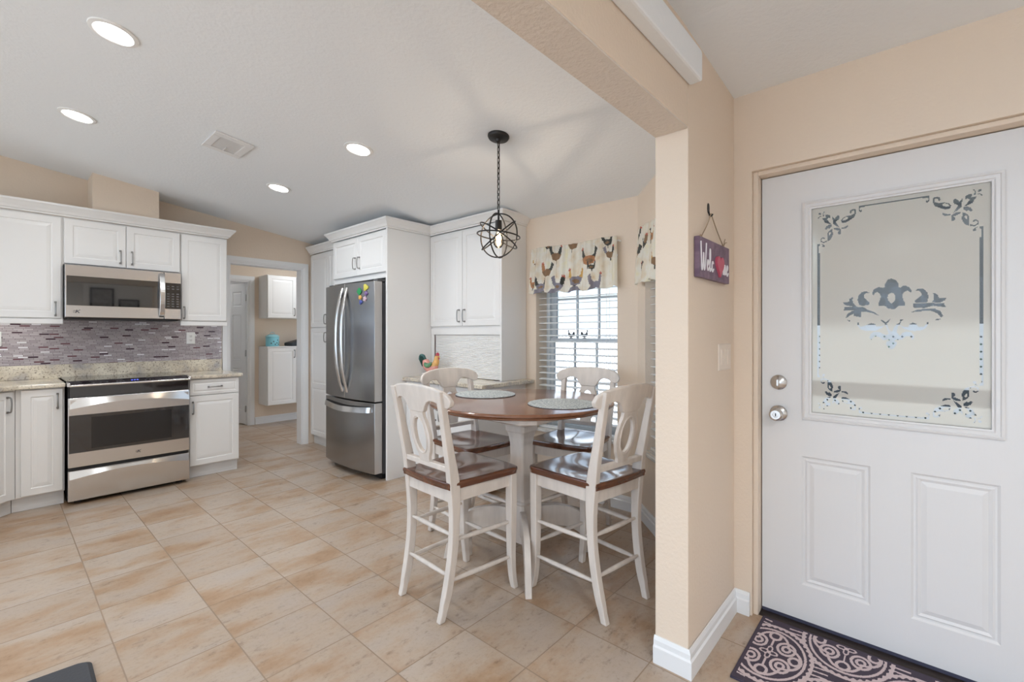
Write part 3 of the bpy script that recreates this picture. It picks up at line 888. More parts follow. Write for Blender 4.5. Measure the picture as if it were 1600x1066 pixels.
magnet('blue', 'dark blue magnet, lowest of the refrigerator magnets', 0.722, 1.593, 0.019, (3, 0.25))
magnet('pink', 'pale pink magnet lowest on the right of the refrigerator magnets', 0.778, 1.620, 0.022, (5, 0.2))

# ------------------------------------------------------------------ hutch and desk
XH = 2.80; YH1 = 3.5265; YH0 = 2.584
t = thing('hutch_cabinet', 'white two door wall hutch with tambour shutter above the desk', 'cabinet', (XH, YH1, 0), RZ)
W = YH1 - YH0; DP = 3.098 - XH
MB().box(0, W - 0.021, 0.0, DP, 1.360, 2.2495).build('cabinet_body', 'cab', t)
MB().box(W - 0.020, W, -0.020, DP, 0.9125, 2.2495).build('side_panel', 'cab', t, bevel=0.001)
front(t, 0.006, 0.456, 1.378, 2.236, 'door', (0.420, 1.47))
front(t, 0.460, W - 0.022, 1.378, 2.236, 'door', (0.494, 1.47))
MB().box(0.004, W - 0.021, -0.012, 0.010, 1.300, 1.359).build('valance_rail', 'cab', t, bevel=0.001)
MB().box(0.004, 0.046, -0.006, 0.014, 0.9125, 1.2995).build('face_stile', 'cab', t)
m = MB(); nS = 30; zz0, zz1 = 0.915, 1.299
pr = []
for i in range(nS):
    a = zz0 + (zz1 - zz0) * i / nS; b = zz0 + (zz1 - zz0) * (i + 1) / nS
    for k in range(5):
        pr.append((0.006 - 0.004 * math.sin(math.pi * k / 4.0), a + (b - a) * (0.06 + 0.88 * k / 4.0)))
    pr.append((0.0085, b - 0.0002))
pr += [(0.014, zz1), (0.014, zz0)]
m.prism(pr, 'x', 0.056, W - 0.022)
m.build('tambour_shutter', 'cab', t)
MB().box(0.047, 0.055, 0.0, 0.015, 0.914, 1.299).build('track', pm('brown_track', (0.10, 0.055, 0.05, 1), 0.6), t)
m = MB(); crown(m, [(0.005, -0.012), (W, -0.012), (W, DP)], 2.2505, 0.95); m.build('crown_moulding', 'cab', t)

ct = MB(); ct.box(2.462, 3.098, 2.490, YH1 - 0.0005, 0.881, 0.912)
tag(ct.build('countertop', 'granite', bevel=0.006), 'speckled granite desk top under the tambour hutch', 'countertop', 'granite countertops')
t = thing('base_cabinet', 'white base cabinet under the granite desk top', 'cabinet', (2.520, YH1 - 0.002, 0), RZ)
carcass(t, 0.935, 3.098 - 2.520, 0, 0.880)
front(t, 0.006, 0.464, 0.735, 0.872, 'drawer', (0.235, 0.80)); front(t, 0.468, 0.929, 0.735, 0.872, 'drawer', (0.70, 0.80))
front(t, 0.006, 0.464, 0.118, 0.727, 'door', (0.43, 0.62)); front(t, 0.468, 0.929, 0.118, 0.727, 'door', (0.50, 0.62))

# ------------------------------------------------------------------ laundry room
t = thing('laundry_cabinet', 'upper white two door cabinet on the laundry wall', 'cabinet', (2.535, LB - 0.31, 0), 0, 'laundry cabinets')
W = 0.80
MB().box(0, W, 0, 0.307, 1.535, 2.145).build('cabinet_body', 'cab', t)
front(t, 0.004, 0.398, 1.540, 2.140, 'door', (0.368, 1.63)); front(t, 0.402, 0.796, 1.540, 2.140, 'door', (0.432, 1.63))
t = thing('laundry_cabinet', 'lower white two door cabinet hung above the laundry floor', 'cabinet', (2.535, LB - 0.31, 0), 0, 'laundry cabinets')
MB().box(0, W, 0, 0.307, 0.295, 1.115).build('cabinet_body', 'cab', t)
MB().box(-0.004, W, -0.022, 0.307, 1.1155, 1.130).build('top_board', 'cab', t)
front(t, 0.004, 0.398, 0.300, 1.110, 'door', (0.368, 1.02)); front(t, 0.402, 0.796, 0.300, 1.110, 'door', (0.432, 1.02))

# six panel door ajar into the next room
SIX = [(0.0, 0), (0.006, 0.006), (0.012, 0.006), (0.028, 0.001), (0.03, 0.001)]
m = MB(); dw, dh = 0.745, 2.03
pl = []
for a, b in ((0.105, 0.335), (0.410, 0.640)):
    pl += [(a, b, 0.20, 0.80), (a, b, 0.92, 1.58), (a, b, 1.70, 1.91)]
panel_slab(m, dw, dh, 0.035, pl, SIX)
m.xform(Matrix.Translation((-dw, 0, 0)))
d2 = m.build('door_2', 'trim', loc=(LX1 - 0.022, LB + 0.055, 0.012), rotz=R(-78))
struct(d2, 'white six panel door standing ajar in the laundry')
k = MB().lathe([(0.0, 0), (0.026, 0.0), (0.026, 0.006), (0.010, 0.010), (0.010, 0.030), (0.024, 0.040), (0.027, 0.052), (0.018, 0.064), (0.0, 0.066)], 20)
k.xform(Matrix.Translation((-dw + 0.06, 0, 0.94)) @ Matrix.Rotation(R(90), 4, 'X'))
k.build('door_knob', pm('dark_door_knob', (0.05, 0.045, 0.04, 1), 0.35, 0.8), d2, smooth=True)
for z in (0.22, 1.02, 1.82):
    MB().box(-0.012, 0.006, -0.006, 0.03, z - 0.045, z + 0.045).build('hinge', 'chrome', d2)

# things on the lower laundry cabinet
t = thing('canister', 'light blue lidded canister on the laundry cabinet', 'canister', (2.665, LB - 0.16, 1.1305))
m = MB().lathe([(0.0, 0), (0.082, 0.0), (0.088, 0.010), (0.088, 0.125), (0.084, 0.132), (0, 0.132)], 32); m.build('pot', pm('light_blue_enamel', (0.22, 0.55, 0.64, 1), 0.3), t, smooth=True)
m = MB().lathe([(0.0, 0.1325), (0.091, 0.1325), (0.092, 0.142), (0.060, 0.168), (0.014, 0.176), (0, 0.176)], 32); m.build('lid', pm('pale_blue_lid', (0.30, 0.60, 0.67, 1), 0.35), t, smooth=True)
m = MB().tube(spline([(-0.03, 0, 0.170), (-0.022, 0, 0.196), (0, 0, 0.204), (0.022, 0, 0.196), (0.03, 0, 0.170)], 5), 0.005, 8); m.build('handle', pm('pale_blue_handle', (0.5, 0.66, 0.70, 1), 0.4), t, smooth=True)
m = MB()
for a, z in ((-70, 0.05), (-52, 0.03), (-100, 0.07), (-120, 0.045), (-38, 0.06), (-86, 0.03), (-62, 0.09)):
    c_, s_ = math.cos(R(a)), math.sin(R(a))
    n0 = len(m.v); m.lathe([(0, 0), (0.009, 0), (0.008, 0.002), (0, 0.0024)], 10)
    m.xform(Matrix.Translation((c_ * 0.088, s_ * 0.088, z)) @ Matrix.Rotation(R(a), 4, 'Z') @ Matrix.Rotation(R(90), 4, 'Y'), n0)
m.build('paw_dots', 'slot', t)
t = thing('folded_case', 'dark zipped case lying on the laundry cabinet right of the canister', 'case', (3.02, LB - 0.16, 1.1305), R(8))
m = MB(); m.box(-0.15, 0.15, -0.10, 0.10, 0.0, 0.052); m.build('case_body', pm('dark_grey_fabric', (0.035, 0.04, 0.048, 1), 0.7), t, bevel=0.014)
m = MB(); m.prism([(-0.14, 0.0525), (0.12, 0.0525), (0.14, 0.105), (0.10, 0.11)], 'y', -0.07, 0.09); m.build('flap', pm('black_flap', (0.02, 0.022, 0.026, 1), 0.5), t, bevel=0.006)
# ceiling lamp of the laundry
t = thing('ceiling_lamp', 'round white ceiling lamp inside the laundry room', 'ceiling light', (2.9, 6.3, 2.459))
MB().lathe([(0, 0), (0.15, 0), (0.15, -0.02), (0, -0.02)], 32).build('lamp_base', 'plate', t)
MB().lathe([(0.0, -0.0205), (0.14, -0.0205), (0.12, -0.06), (0.05, -0.078), (0, -0.08)], 32).build('diffuser', emit('lit_lamp_diffuser', (0.95, 0.98, 1, 1), 26), t, smooth=True)

t = thing('ceiling_lamp', 'added unseen ceiling lamp brightening the room behind the ajar door', 'ceiling light', (2.0, 8.1, 2.459))  # unseen lamp added to brighten the ajar door and the room beyond
MB().lathe([(0, 0), (0.15, 0), (0.15, -0.02), (0, -0.02)], 32).build('lamp_base', 'plate', t)
MB().lathe([(0.0, -0.0205), (0.14, -0.0205), (0.12, -0.06), (0.05, -0.078), (0, -0.08)], 32).build('diffuser', emit('added_lamp_diffuser_far', (0.95, 0.98, 1, 1), 24), t, smooth=True)
# under-cabinet lights
for x0, x1, lab, e in ((-0.20, 0.28, 'slim under-cabinet light left of the microwave', 1.6), (1.20, 1.48, 'slim under-cabinet light right of the microwave', 0.9)):
    t = thing('under_cabinet_light', lab, 'light', ((x0 + x1) / 2, 5.30, ZU0 - 0.001), 0, 'under-cabinet lights')
    w = (x1 - x0) / 2
    MB().box(-w, w, -0.02, 0.02, -0.014, 0).build('housing', 'plate', t)
    MB().box(-w + 0.01, w - 0.01, -0.014, 0.014, -0.017, -0.0145).build('light_strip', emit('lit_light_strip', (1, 0.97, 0.93, 1), 6 * e), t)
# ------------------------------------------------------------------ counter chairs
# local frame: +y is where the sitter looks, x to the right, z up
BACK = [(-0.222, 0.0), (-0.184, 0.15), (-0.158, 0.34), (-0.157, 0.54), (-0.170, 0.66), (-0.198, 0.80), (-0.226, 0.94), (-0.248, 1.045)]
def back_y(z):
    for (ya, za), (yb, zb) in zip(BACK, BACK[1:]):
        if za <= z <= zb: return ya + (yb - ya) * (z - za) / (zb - za)
    return BACK[-1][0]
def smooth_back():
    return spline([(0, y, z) for y, z in BACK], 5)

def rear_leg(s):
    lps = []
    for p in smooth_back():
        z = p.z
        x = s * (0.160 + 0.016 * min(1, z / 0.5) + 0.012 * max(0, (z - 0.6) / 0.45))
        hx = 0.0165 if z > 0.1 else 0.0145
        hy = 0.020 + 0.008 * math.exp(-((z - 0.60) / 0.12) ** 2) - 0.004 * (z < 0.05) - 0.005 * max(0, (z - 0.8) / 0.25)
        lps.append([(x - hx, p.y - hy, z), (x + hx, p.y - hy, z), (x + hx, p.y + hy, z), (x - hx, p.y + hy, z)])
    return MB().loops(lps)

def front_leg(s):
    pts = spline([(0.193, 0.222, 0.0), (0.188, 0.212, 0.06), (0.188, 0.203, 0.16), (0.190, 0.200, 0.30), (0.191, 0.200, 0.592)], 6)
    lps = []
    for p in pts:
        h = 0.0150 + 0.0065 * min(1.0, p.z / 0.42)
        lps.append([(s * p.x - h, p.y - h, p.z), (s * p.x + h, p.y - h, p.z), (s * p.x + h, p.y + h, p.z), (s * p.x - h, p.y + h, p.z)])
    return MB().loops(lps)

def seat_mesh():
    out = [(-0.176, -0.196), (-0.06, -0.206), (0.06, -0.206), (0.176, -0.196), (0.190, -0.180), (0.206, 0.0), (0.219, 0.17), (0.216, 0.215), (0.190, 0.236), (0.10, 0.246), (0.0, 0.248), (-0.10, 0.246), (-0.190, 0.236), (-0.216, 0.215), (-0.219, 0.17), (-0.206, 0.0), (-0.190, -0.180)]
    O = spline([(x, y, 0) for x, y in out], 4, True)
    c = Vector((0, 0.03, 0))
    lps = []
    def dish(x, y, k):
        d = 0.0
        for sx in (-0.085, 0.085):
            d += math.exp(-(((x - sx) / 0.075) ** 2 + ((y + 0.03) / 0.15) ** 2))
        return -0.013 * d * k
    for sc, z, k in ((0.955, 0.590, 0), (0.985, 0.594, 0), (0.990, 0.606, 0), (1.0, 0.610, 0), (1.0, 0.618, 0), (0.99, 0.6245, 0), (0.965, 0.6265, 0), (0.90, 0.6265, 0.8), (0.8, 0.6265, 1), (0.66, 0.6265, 1), (0.5, 0.6265, 1), (0.34, 0.6265, 1), (0.17, 0.6265, 1), (0.04, 0.6265, 1)):
        l = []
        for p in O:
            q = c + (p - c) * sc
            l.append((q.x, q.y, z + dish(q.x, q.y, k)))
        lps.append(l)
    return MB().loops(lps)

def crest_mesh():
    topc = [(0, 1.070), (0.08, 1.068), (0.15, 1.060), (0.20, 1.046), (0.226, 1.030), (0.238, 1.008)]
    botc = [(0, 0.938), (0.050, 0.938), (0.062, 0.946), (0.074, 0.968), (0.090, 0.987), (0.112, 0.997), (0.140, 0.996), (0.165, 0.987), (0.190, 0.974), (0.215, 0.970), (0.230, 0.980), (0.238, 1.000)]
    def ip(c, x):
        for (a, b), (a2, b2) in zip(c, c[1:]):
            if a <= x <= a2: return b + (b2 - b) * (x - a) / max(1e-9, a2 - a)
        return c[-1][1]
    xs = sorted({a for a, _ in topc} | {a for a, _ in botc} | {0.02, 0.035, 0.10, 0.125, 0.178, 0.234})
    xs = [-x for x in xs[:0:-1]] + xs
    lps = []
    for x in xs:
        zt, zb = ip(topc, abs(x)), ip(botc, abs(x))
        b = 0.034 * (abs(x) / 0.238) ** 2
        l = []
        for z, yo in ((zb, -0.0115), (zt - 0.006, -0.0115), (zt, -0.006), (zt, 0.006), (zt - 0.006, 0.0115), (zb, 0.0115)):
            l.append((x, back_y(min(z, 1.045)) - 0.012 + b + yo - 0.10 * max(0, z - 1.045), z))
        lps.append(l)
    return MB().loops(lps)

def splat_mesh():
    m = MB()
    zs = [0.692 + (0.944 - 0.692) * i / 30 for i in range(31)]
    ow = [(0.692, 0.036), (0.72, 0.040), (0.75, 0.058), (0.80, 0.074), (0.84, 0.076), (0.89, 0.064), (0.92, 0.052), (0.944, 0.052)]
    def ip(c, x):
        for (a, b), (a2, b2) in zip(c, c[1:]):
            if a <= x <= a2: return b + (b2 - b) * (x - a) / (a2 - a)
        return c[-1][1]
    zc, hz, hw = 0.826, 0.084, 0.044
    def hole(z):
        u = (z - zc) / hz
        return hw * math.sqrt(max(0, 1 - u * u))
    def sec(a, b, z, th=0.0085):
        y = back_y(z) - 0.012
        return [(a, y - th, z), (b, y - th, z), (b, y + th, z), (a, y + th, z)]
    za, zb = zc - hz, zc + hz
    low = [z for z in zs if z < za] + [za]; up = [zb] + [z for z in zs if z > zb]
    mid = [za] + [z for z in zs if za < z < zb] + [zb]
    m.loops([sec(-ip(ow, z), ip(ow, z), z) for z in low]); m.loops([sec(-ip(ow, z), ip(ow, z), z) for z in up])
    for s in (-1, 1):
        m.loops([sec(*sorted((s * ip(ow, z), s * hole(z))), z) for z in mid])
    # raised rim round the oval
    rim = [((hw + 0.007) * math.cos(2 * math.pi * i / 28), back_y(zc + (hz + 0.007) * math.sin(2 * math.pi * i / 28)) - 0.0205, zc + (hz + 0.007) * math.sin(2 * math.pi * i / 28)) for i in range(28)]
    m.tube(rim, 0.0042, 6, True)
    return m

def rung(a, b, r=0.0115):
    A, B = Vector(a), Vector(b)
    return MB().tube([A + (B - A) * u for u in (0, 0.06, 0.3, 0.5, 0.7, 0.94, 1)], [r * 0.62, r * 0.72, r * 0.98, r, r * 0.98, r * 0.72, r * 0.62], 10)

def make_chair(label):
    t = thing('counter_chair', label, 'chair', (0, 0, 0), 0, 'counter height chairs around the round table')
    seat_mesh().build('seat', 'seat', t, smooth=True)
    m = MB()
    m.box(-0.176, 0.176, 0.196, 0.214, 0.530, 0.5895); m.box(-0.160, 0.160, -0.178, -0.160, 0.530, 0.5895)
    for s in (-1, 1):
        m.loops([[(s * 0.188 - 0.009, 0.19, 0.530), (s * 0.188 + 0.009, 0.19, 0.530), (s * 0.188 + 0.009, 0.19, 0.5895), (s * 0.188 - 0.009, 0.19, 0.5895)],
                 [(s * 0.174 - 0.009, -0.15, 0.530), (s * 0.174 + 0.009, -0.15, 0.530), (s * 0.174 + 0.009, -0.15, 0.5895), (s * 0.174 - 0.009, -0.15, 0.5895)]])
    m.build('seat_frame', 'wash', t, bevel=0.002)
    for s in (-1, 1):
        front_leg(s).build('leg', 'wash', t, bevel=0.004, smooth=True)
        rear_leg(s).build('leg', 'wash', t, bevel=0.004, smooth=True)
    crest_mesh().build('crest_rail', 'wash', t, bevel=0.004, smooth=True)
    splat_mesh().build('splat', 'wash', t, smooth=True)
    m = MB(); y = back_y(0.69); m.box(-0.162, 0.162, y - 0.020, y + 0.010, 0.672, 0.698)
    m.build('back_rail', 'wash', t, bevel=0.004)
    for z, zr in ((0.165, 0.172), (0.345, 0.352)):
        for s in (-1, 1):
            rung((s * 0.188, 0.195, z), (s * 0.168, back_y(zr) + 0.01, zr)).build('stretcher', 'wash', t, smooth=True)
    for z in (0.195, 0.375):
        rung((-0.160, back_y(z), z), (0.160, back_y(z), z)).build('stretcher', 'wash', t, smooth=True)
    for z in (0.255, 0.455):
        rung((-0.176, 0.201, z - 0.02), (0.176, 0.201, z - 0.02)).build('stretcher', 'wash', t, smooth=True)
    return t

def copy_tree(o, parent=None):
    c_ = o.copy(); COL.objects.link(c_)
    c_.parent = parent
    for ch in [x for x in o.children]:
        copy_tree(ch, c_)
    return c_
chair_spots = [
    (1.562, 1.762, -3, 'whitewashed counter chair with cherry seat, nearest the range, its back to the kitchen'),
    (2.005, 1.250, 82, 'whitewashed counter chair with cherry seat, right front, beside the peach column'),
    (2.060, 2.192, 266, 'whitewashed counter chair on the far left, in front of the granite desk'),
    (2.545, 1.716, 188, 'whitewashed counter chair on the far side, backed against the dining window'),
]
ch0 = make_chair(chair_spots[0][3])
for i, (x, y, a, lab) in enumerate(chair_spots):
    ch = ch0 if i == 0 else copy_tree(ch0)
    ch.location = (x, y, 0); ch.rotation_euler = (0, 0, R(a - 90)); ch['label'] = lab

# ------------------------------------------------------------------ round table
TX, TY = 2.056, 1.752
t = thing('dining_table', 'round counter height pedestal table with cherry top and whitewashed base', 'table', (TX, TY, 0))
m = MB().lathe([(0.0, 0.884), (0.505, 0.884), (0.515, 0.889), (0.516, 0.895), (0.528, 0.899), (0.535, 0.906), (0.535, 0.911), (0.530, 0.9165), (0.520, 0.9185), (0, 0.9185)], 96)
m.build('table_top', 'ttop', t, smooth=True)
def sq(h, z, ch=0.18):
    k = h * ch
    return [(h - k, -h, z), (h, -h + k, z), (h, h - k, z), (h - k, h, z), (-h + k, h, z), (-h, h - k, z), (-h, -h + k, z), (-h + k, -h, z)]
m = MB()
m.loops([sq(0.34, 0.8835), sq(0.34, 0.850), sq(0.092, 0.782), sq(0.088, 0.772)])
m.build('apron', 'wash', t, bevel=0.003)
m = MB()
m.loops([sq(0.074, 0.7715), sq(0.072, 0.738), sq(0.066, 0.732), sq(0.057, 0.70), sq(0.052, 0.66), sq(0.051, 0.60), sq(0.054, 0.50), sq(0.060, 0.42), sq(0.064, 0.345), sq(0.072, 0.338), sq(0.074, 0.325), sq(0.066, 0.318), sq(0.066, 0.10)])
m.build('pedestal', 'wash', t, bevel=0.003)
for k in range(4):
    ang = R(45 + 90 * k)
    prof_t = spline([(0.03, 0, 0.270), (0.10, 0, 0.292), (0.18, 0, 0.300), (0.28, 0, 0.285), (0.37, 0, 0.235), (0.420, 0, 0.150), (0.440, 0, 0.070), (0.455, 0, 0.0)], 5)
    prof_b = spline([(0.03, 0, 0.120), (0.10, 0, 0.150), (0.18, 0, 0.172), (0.26, 0, 0.170), (0.33, 0, 0.140), (0.375, 0, 0.090), (0.395, 0, 0.040), (0.405, 0, 0.0)], 5)
    m = MB(); lps = []
    for a, b in zip(prof_t, prof_b):
        lps.append([(a.x, -0.0165, a.z), (a.x, 0.0165, a.z), (b.x, 0.0165, b.z), (b.x, -0.0165, b.z)])
    m.loops(lps); m.xform(Matrix.Rotation(ang, 4, 'Z'))
    m.build('leg', 'wash', t, bevel=0.003, smooth=True)

# placemats
pmat_m, nt, b = nodes('woven_grey_placemat')
tc = add(nt, 'ShaderNodeTexCoord')
vo = add(nt, 'ShaderNodeTexVoronoi'); vo.inputs['Scale'].default_value = 95
nt.links.new(tc.outputs['Object'], vo.inputs['Vector'])
rp = ramp(nt, [(0.12, srgb(228, 230, 226)), (0.5, srgb(184, 190, 190)), (0.8, srgb(142, 152, 156))])
nt.links.new(vo.outputs['Distance'], rp.inputs[0]); nt.links.new(rp.outputs[0], b.inputs['Base Color'])
bp = add(nt, 'ShaderNodeBump'); bp.inputs['Strength'].default_value = 0.5; bp.inputs['Distance'].default_value = 0.003; bp.invert = True
nt.links.new(vo.outputs['Distance'], bp.inputs['Height']); nt.links.new(bp.outputs[0], b.inputs['Normal'])
b.inputs['Roughness'].default_value = 0.75
M['woven'] = pmat_m
for (x, y), lab in (((2.068, 2.062), 'round woven grey placemat on the far left side of the table'), ((2.062, 1.462), 'round woven grey placemat on the near right side of the table')):
    m = MB().lathe([(0.0, 0), (0.186, 0), (0.189, 0.002), (0.188, 0.0045), (0.183, 0.006), (0, 0.006)], 64)
    o = m.build('placemat', 'woven', smooth=True, loc=(x, y, 0.9190))
    tag(o, lab, 'placemat', 'placemats on the dining table')
    k = MB().lathe([(0.184, 0.0005), (0.1905, 0.0005), (0.1905, 0.003), (0.184, 0.003)], 64, cap0=False, cap1=False)
    k.build('edge_binding', pm('dark_mat_edge', (0.10, 0.11, 0.13, 1), 0.7), o)

# ------------------------------------------------------------------ pendant
PXc, PYc = 1.955, 1.842
zc = KC(PXc)
slope = math.atan(0.135)
t = thing('pendant_light', 'dark bronze orb cage pendant on a chain over the table', 'pendant light', (PXc, PYc, 0))
m = MB().lathe([(0, 0.0), (0.064, 0.0), (0.064, -0.006), (0.058, -0.016), (0.018, -0.024), (0.012, -0.036), (0, -0.038)], 32)
m.xform(Matrix.Translation((0, 0, zc - 0.0008)) @ Matrix.Rotation(slope, 4, 'Y'))
m.build('ceiling_canopy', 'iron', t, smooth=True)
OZ = 1.880
m = MB(); zt, zb = zc - 0.034, OZ + 0.148
n = 13; L = (zt - zb) / n
for i in range(n):
    c_ = zt - L * (i + 0.5); pts = []
    for k in range(16):
        a = 2 * math.pi * k / 16
        u, v = 0.0078 * math.cos(a), (L * 0.5 + 0.0055) * math.sin(a)
        pts.append((u, 0, c_ + v) if i % 2 == 0 else (0, u, c_ + v))
    m.tube(pts, 0.0022, 6, True)
m.tube([(0.006, 0.004, zt), (0.009, 0.007, (zt * 2 + zb) / 3), (0.004, 0.009, (zt + zb * 2) / 3), (0, 0.003, zb)], 0.0016, 6)
m.build('chain', 'iron', t, smooth=True)
m = MB(); rr = 0.128
def ring(mat4, rad, r_=0.0042):
    pts = [mat4 @ Vector((rad * math.cos(2 * math.pi * k / 56), rad * math.sin(2 * math.pi * k / 56), 0)) for k in range(56)]
    m.tube(pts, r_, 8, True)
Tz = Matrix.Translation((0, 0, OZ))
RX = lambda a: Matrix.Rotation(R(a), 4, 'X')
RYm = lambda a: Matrix.Rotation(R(a), 4, 'Y')
RZm = lambda a: Matrix.Rotation(R(a), 4, 'Z')
ring(Tz @ RZm(20) @ RX(90), rr); ring(Tz @ RZm(100) @ RX(90), rr * 0.99)
ring(Tz @ RZm(-48) @ RYm(6), rr * 0.98)
ring(Tz @ RZm(-48) @ RYm(34), rr * 1.0); ring(Tz @ RZm(-48) @ RX(8) @ RYm(-40), rr * 0.99)
m.build('orb_cage', 'iron', t, smooth=True)
m = MB().lathe([(0, OZ + 0.150), (0.006, OZ + 0.150), (0.006, OZ + 0.092), (0.019, OZ + 0.088), (0.020, OZ + 0.034), (0.016, OZ + 0.030), (0, OZ + 0.030)], 24)
m.build('lamp_socket', 'iron', t, smooth=True)
m = MB().lathe([(0.013, OZ + 0.0295), (0.014, OZ + 0.018), (0.024, OZ - 0.004), (0.031, OZ - 0.032), (0.029, OZ - 0.052), (0.016, OZ - 0.070), (0.0, OZ - 0.074)], 28, cap0=False)
bl = m.build('light_bulb', 'bulbglass', t, smooth='all')
m = MB()
for k in range(6):
    a = 2 * math.pi * k / 6
    m.tube([(0.004 * math.cos(a), 0.004 * math.sin(a), OZ + 0.02), (0.014 * math.cos(a + .3), 0.014 * math.sin(a + .3), OZ - 0.010), (0.008 * math.cos(a + .5), 0.008 * math.sin(a + .5), OZ - 0.055)], 0.0016, 6)
m.build('filament', 'filament', bl)
ld = bpy.data.lights.new('pendant_bulb_light', 'POINT'); ld.energy = 4.5; ld.color = (1.0, 0.90, 0.78); ld.shadow_soft_size = 0.012
lo = bpy.data.objects.new('pendant_bulb_light', ld); COL.objects.link(lo); lo.location = (PXc, PYc, OZ - 0.024)

# ------------------------------------------------------------------ recessed lights and vent
def downlight(x, y, z, sl_, lab, e=6, grp='recessed ceiling lights'):
    t = thing('recessed_light', lab, 'ceiling light', (x, y, z), 0, grp)
    t.rotation_euler = (0, sl_, 0)
    MB().lathe([(0.066, -0.0008), (0.092, -0.0008), (0.090, -0.006), (0.074, -0.009), (0.068, -0.005)], 40, cap0=False, cap1=False).build('trim_ring', 'plate', t, smooth=True)
    MB().lathe([(0.0, -0.0012), (0.068, -0.0012), (0.068, -0.0045), (0.0, -0.0045)], 40).build('lens', 'lens', t)
    sl = bpy.data.lights.new('downlight', 'AREA'); sl.shape = 'DISK'; sl.size = 0.13; sl.energy = e; sl.color = (0.93, 0.97, 1.0); sl.spread = R(165)
    so = bpy.data.objects.new('downlight', sl); COL.objects.link(so); so.location = (x, y, z - 0.012)
for x, y, lab in ((0.357, 2.750, 'recessed ceiling light nearest the camera, upper left'), (0.340, 3.968, 'recessed ceiling light in front of the microwave wall'),
                  (1.574, 2.742, 'recessed ceiling light between the vent and the pendant'), (1.555, 3.966, 'recessed ceiling light nearest the laundry doorway')):
    downlight(x, y, KC(x), slope, lab)
fs = 0.0
for x, y, lab in ((0.10, -1.10, 'added recessed light in the entry, unseen behind the camera'), (-1.70, -1.10, 'added recessed light in the living room, unseen behind the camera'), (-2.6, 0.2, 'added unseen recessed light at the living room opening')):
    downlight(x, y, FC(x), fs, lab, 24)  # unseen lamps added to raise the interior light
downlight(-0.75, 2.75, KC(-0.75), slope, 'added unseen recessed light above the kitchen mat')  # unseen lamp added as extra kitchen light
t = thing('ceiling_vent', 'white square ceiling air vent', 'vent', (1.042, 3.497, KC(1.042) - 0.001), 0)
t.rotation_euler = (0, slope, 0)
m = MB(); w_, h_ = 0.115, 0.155; iw, ih = 0.070, 0.105
for a in ((-w_, w_, -h_, -ih), (-w_, w_, ih, h_), (-w_, -iw, -ih, ih), (iw, w_, -ih, ih)): m.box(*a, -0.012, 0)
m.build('frame', 'vent', t, bevel=0.003)
m = MB(); m.box(-iw, iw, -ih, ih, -0.0016, -0.0005); m.build('duct', 'ventdark', t)
m = MB()
for i in range(11):
    y = -ih + 0.010 + i * 0.0182
    m.loops([[(-iw, y - 0.001, -0.003), (-iw, y + 0.0005, -0.003), (-iw, y + 0.005, -0.011), (-iw, y + 0.0035, -0.0115)], [(iw, y - 0.001, -0.003), (iw, y + 0.0005, -0.003), (iw, y + 0.005, -0.011), (iw, y + 0.0035, -0.0115)]])
m.box(-0.002, 0.002, 0.02, ih, -0.016, -0.011)
m.build('louvres', 'vent', t)

# ------------------------------------------------------------------ windows, blinds, valances
def window(name, mat4, x0, x1, z0, z1, label, zm=1.25):
    """local: x along the wall, y outwards (0 = inner wall face), z up"""
    yf = 0.150
    m = MB(); fw = 0.035
    m.box(x0, x0 + fw, yf, yf + 0.09, z0, z1); m.box(x1 - fw, x1, yf, yf + 0.09, z0, z1); m.box(x0 + fw, x1 - fw, yf, yf + 0.09, z0, z0 + fw); m.box(x0 + fw, x1 - fw, yf, yf + 0.09, z1 - fw, z1)
    m.xform(mat4); f = struct(m.build(name, 'vinyl', bevel=0.003), label)
    def sash(nm, a, b, za, zb, y):
        m = MB(); s = 0.036
        m.box(a, a + s, y, y + 0.03, za, zb); m.box(b - s, b, y, y + 0.03, za, zb); m.box(a + s, b - s, y, y + 0.03, za, za + s); m.box(a + s, b - s, y, y + 0.03, zb - s, zb)
        for k in (1, 2):
            c_ = a + s + (b - a - 2 * s) * k / 3; m.box(c_ - 0.009, c_ + 0.009, y + 0.008, y + 0.022, za + s, zb - s)
        zc_ = (za + zb) / 2; m.box(a + s, b - s, y + 0.0085, y + 0.0215, zc_ - 0.009, zc_ + 0.009)
        m.xform(mat4); sh = m.build(nm, 'vinyl', f)
        m = MB().box(a + s, b - s, y + 0.013, y + 0.017, za + s, zb - s); m.xform(mat4); m.build('pane', 'glass', sh)
    sash('upper_sash', x0 + fw, x1 - fw, zm - 0.018, z1 - fw, yf + 0.050)
    sash('lower_sash', x0 + fw, x1 - fw, z0 + fw, zm + 0.018, yf + 0.012)
    m = MB().box(x0 - 0.03, x1 + 0.03, -0.028, 0.0, z0 - 0.022, z0 + 0.0005); m.box(x0, x1, 0.0, yf, z0 - 0.022, z0 + 0.0005); m.xform(mat4)
    m.build('window_sill', 'marble', f, bevel=0.004)
    return f

